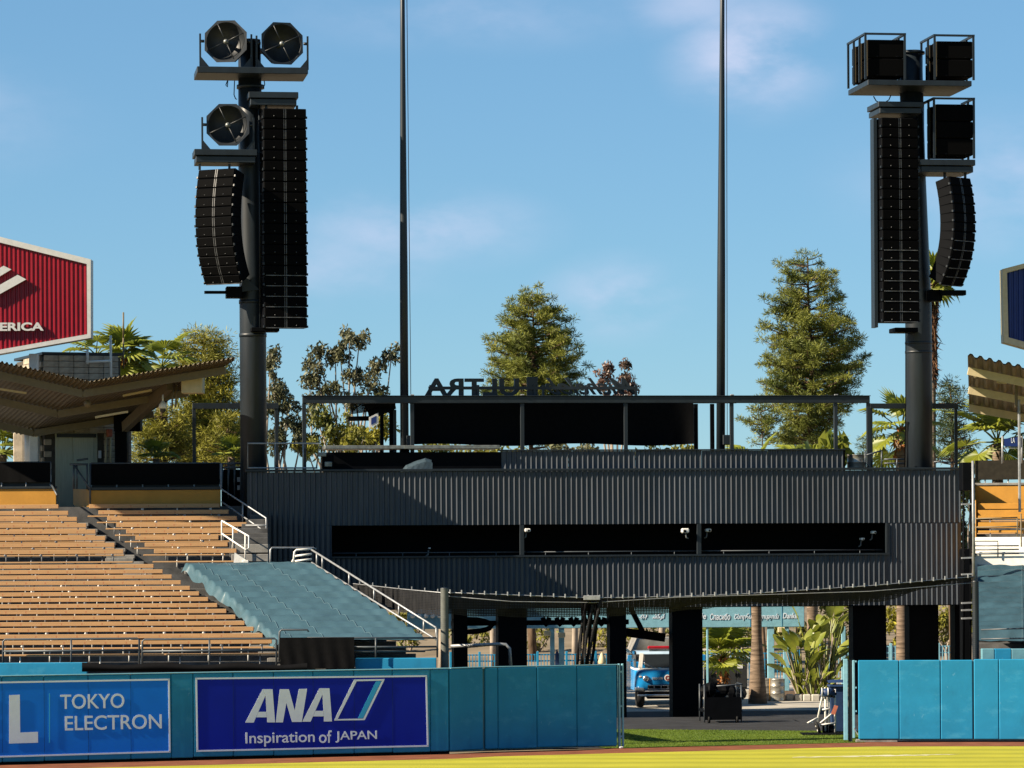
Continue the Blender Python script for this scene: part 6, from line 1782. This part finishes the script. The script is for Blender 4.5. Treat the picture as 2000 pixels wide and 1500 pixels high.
part('foot_box', MB().cbox((hp(1607, 1400)[0], .02, .01), (hp(1629, 1400)[0], .3, .28), .03), M['black'], hc)
bb = thing('wheeled_bin', 'tall blue wheeled bin behind the hand cart at the gate', 'bin', (hp(1636, 1430)[0], .6, 0), HF)
x0, x1 = hp(1622, 1400, .5)[0], hp(1654, 1400, .5)[0]
zt = hp(1640, 1342, .5)[2]
part('body', MB().prism([(x0 + .06, .5, .04), (x1 - .06, .5, .04), (x1, .42, zt), (x0, .42, zt)], (0, .6, 0)), M['bin_blue'], bb)
part('rim', MB().cbox((x0 - .05, .34, zt + .002), (x1 + .04, 1.1, zt + .07), .02), M['bin_blue'], bb)
pts = []
for i in range(6):
    pts.append([(lerp(x0 - .08, x1 + .05, j / 6), .32 + .8 * i / 5, zt + .075 + .16 * math.sin(math.pi * (.15 + .7 * i / 5)) * (.5 + .5 * math.sin(math.pi * (.2 + .6 * j / 6)))) for j in range(7)])
part('lid', MB().grid(pts), M['bin_blue'], bb)
for x in (x0 + .08, x1 - .08):
    part('wheel', MB().lathe((x, 1.1, .12), [(.02, -.03), (.12, -.03), (.12, .03), (.02, .03)], 14, Matrix.Rotation(R(90), 3, 'Y')), M['tyre'], bb)
solo('ground_mat', MB().cbox((hp(1565, 1440, -.6)[0], -1.1, .012), (hp(1650, 1440, -.6)[0], .1, .035), .01), M['black'], 'black mat on the grass in front of the hand cart', 'mat', (hp(1605, 1440)[0], -.6, 0), HF)

# small things behind the gate leaf
rails('pipe_rail', 'bent white pipe rail standing behind the gate leaf', [[(880, 1262, 109), (972, 1258, 109), (988, 1259, 109), (995, 1266, 109), (998, 1305, 109)]], [], P(998, 1305, 109), .05, M['rail_grey'], 'railing')
um = thing('folded_umbrella', 'small folded tan umbrella behind the gate leaf', 'umbrella', P(1176, 1300, 112))
c = P(1176, 1296, 112)
part('canopy', MB().lathe(c, [(.12, 0), (.13, .08), (.09, .2), (.04, .32), (.001, .36)], 9), M['roof_beam_pale'], um)
part('pole', MB().tube([(c[0], c[1], 0), c], .02, 6), M['rail_grey'], um)
solo('surf_board', MB().prism([P(1084, 1310, 139), P(1092, 1310, 139), P(1092, 1278, 139), P(1088, 1268, 139), P(1084, 1278, 139)], (0, .06, 0)), M['bin_blue'], 'narrow dark blue pointed board between the pale posts', 'board', P(1088, 1310, 139))
# chalk streaks on the grass
mb = MB(); rng = random.Random(9)
ck = []
for i in range(40):
    f = i / 39
    u = lerp(1545, 1985, f); v = lerp(1480, 1472, f) + rng.uniform(-.4, .4)
    Y = groundY(u, v); w = (.15 + .25 * rng.random()) * math.sin(math.pi * min(1, f * 1.3 + .05)) ** .5
    ck.append([(fx(u, Y), Y - w, .012), (fx(u, Y), Y + w, .012)])
M['chalk'] = mat('worn_chalk', (.62, .60, .48), .9, .1, scale=1.2, col2=(.40, .38, .12))
struct('chalk_mark', MB().grid(ck, False), M['chalk'])

# ------------------------------------------------------------------ grass blades
def blades(name, label, n, ymin, ymax, xr, m, h, w, seed, inside):
    rng = np.random.default_rng(seed)
    Y = rng.uniform(ymin, ymax, n); X = rng.uniform(xr[0], xr[1], n)
    k = np.array([inside(x, y) for x, y in zip(X, Y)]); X, Y = X[k], Y[k]; K = len(X)
    a = rng.uniform(0, 6.283, K); H = h * rng.uniform(.5, 1.3, K); W = w * rng.uniform(.6, 1.3, K); ln = rng.normal(0, .35, (K, 2)) * H[:, None]
    V = np.zeros((K, 3, 3))
    V[:, 0, 0] = X - np.cos(a) * W; V[:, 0, 1] = Y - np.sin(a) * W; V[:, 1, 0] = X + np.cos(a) * W; V[:, 1, 1] = Y + np.sin(a) * W
    V[:, 2, 0] = X + ln[:, 0]; V[:, 2, 1] = Y + ln[:, 1]; V[:, 2, 2] = H; V[:, :, 2] += .006
    o = link(fast_mesh(name, V.reshape(-1, 3), np.arange(3 * K).reshape(-1, 3), m), name, None, None)
    return tag(o, label, 'grass', kind='stuff')
ge = off(edge, 2.42)
def ymax_at(x):
    for (x0, y0), (x1, y1) in zip(ge[:-1], ge[1:]):
        if x0 <= x <= x1: return lerp(y0, y1, (x - x0) / (x1 - x0))
    return 0
M['blade_green'] = mat('green_grass_blade', (.16, .22, .016), .6, .3, scale=.3, col2=(.08, .14, .012), island=.35, trans=.3)
tp_ = [(tx0 - .3, 104.1), (tx1 + .2, 106.5), (12.6, 112.2), (2.6, 115.0), (1.0, 110)]
def in_poly(x, y):
    c = False
    for (x0, y0), (x1, y1) in zip(tp_, tp_[1:] + tp_[:1]):
        if (y0 > y) != (y1 > y) and x < (x1 - x0) * (y - y0) / (y1 - y0) + x0: c = not c
    return c
blades('bullpen_grass_blades', 'green grass in the gate opening', 40000, 104, 115, (1, 12.6), M['blade_green'], .03, .010, 2, in_poly)
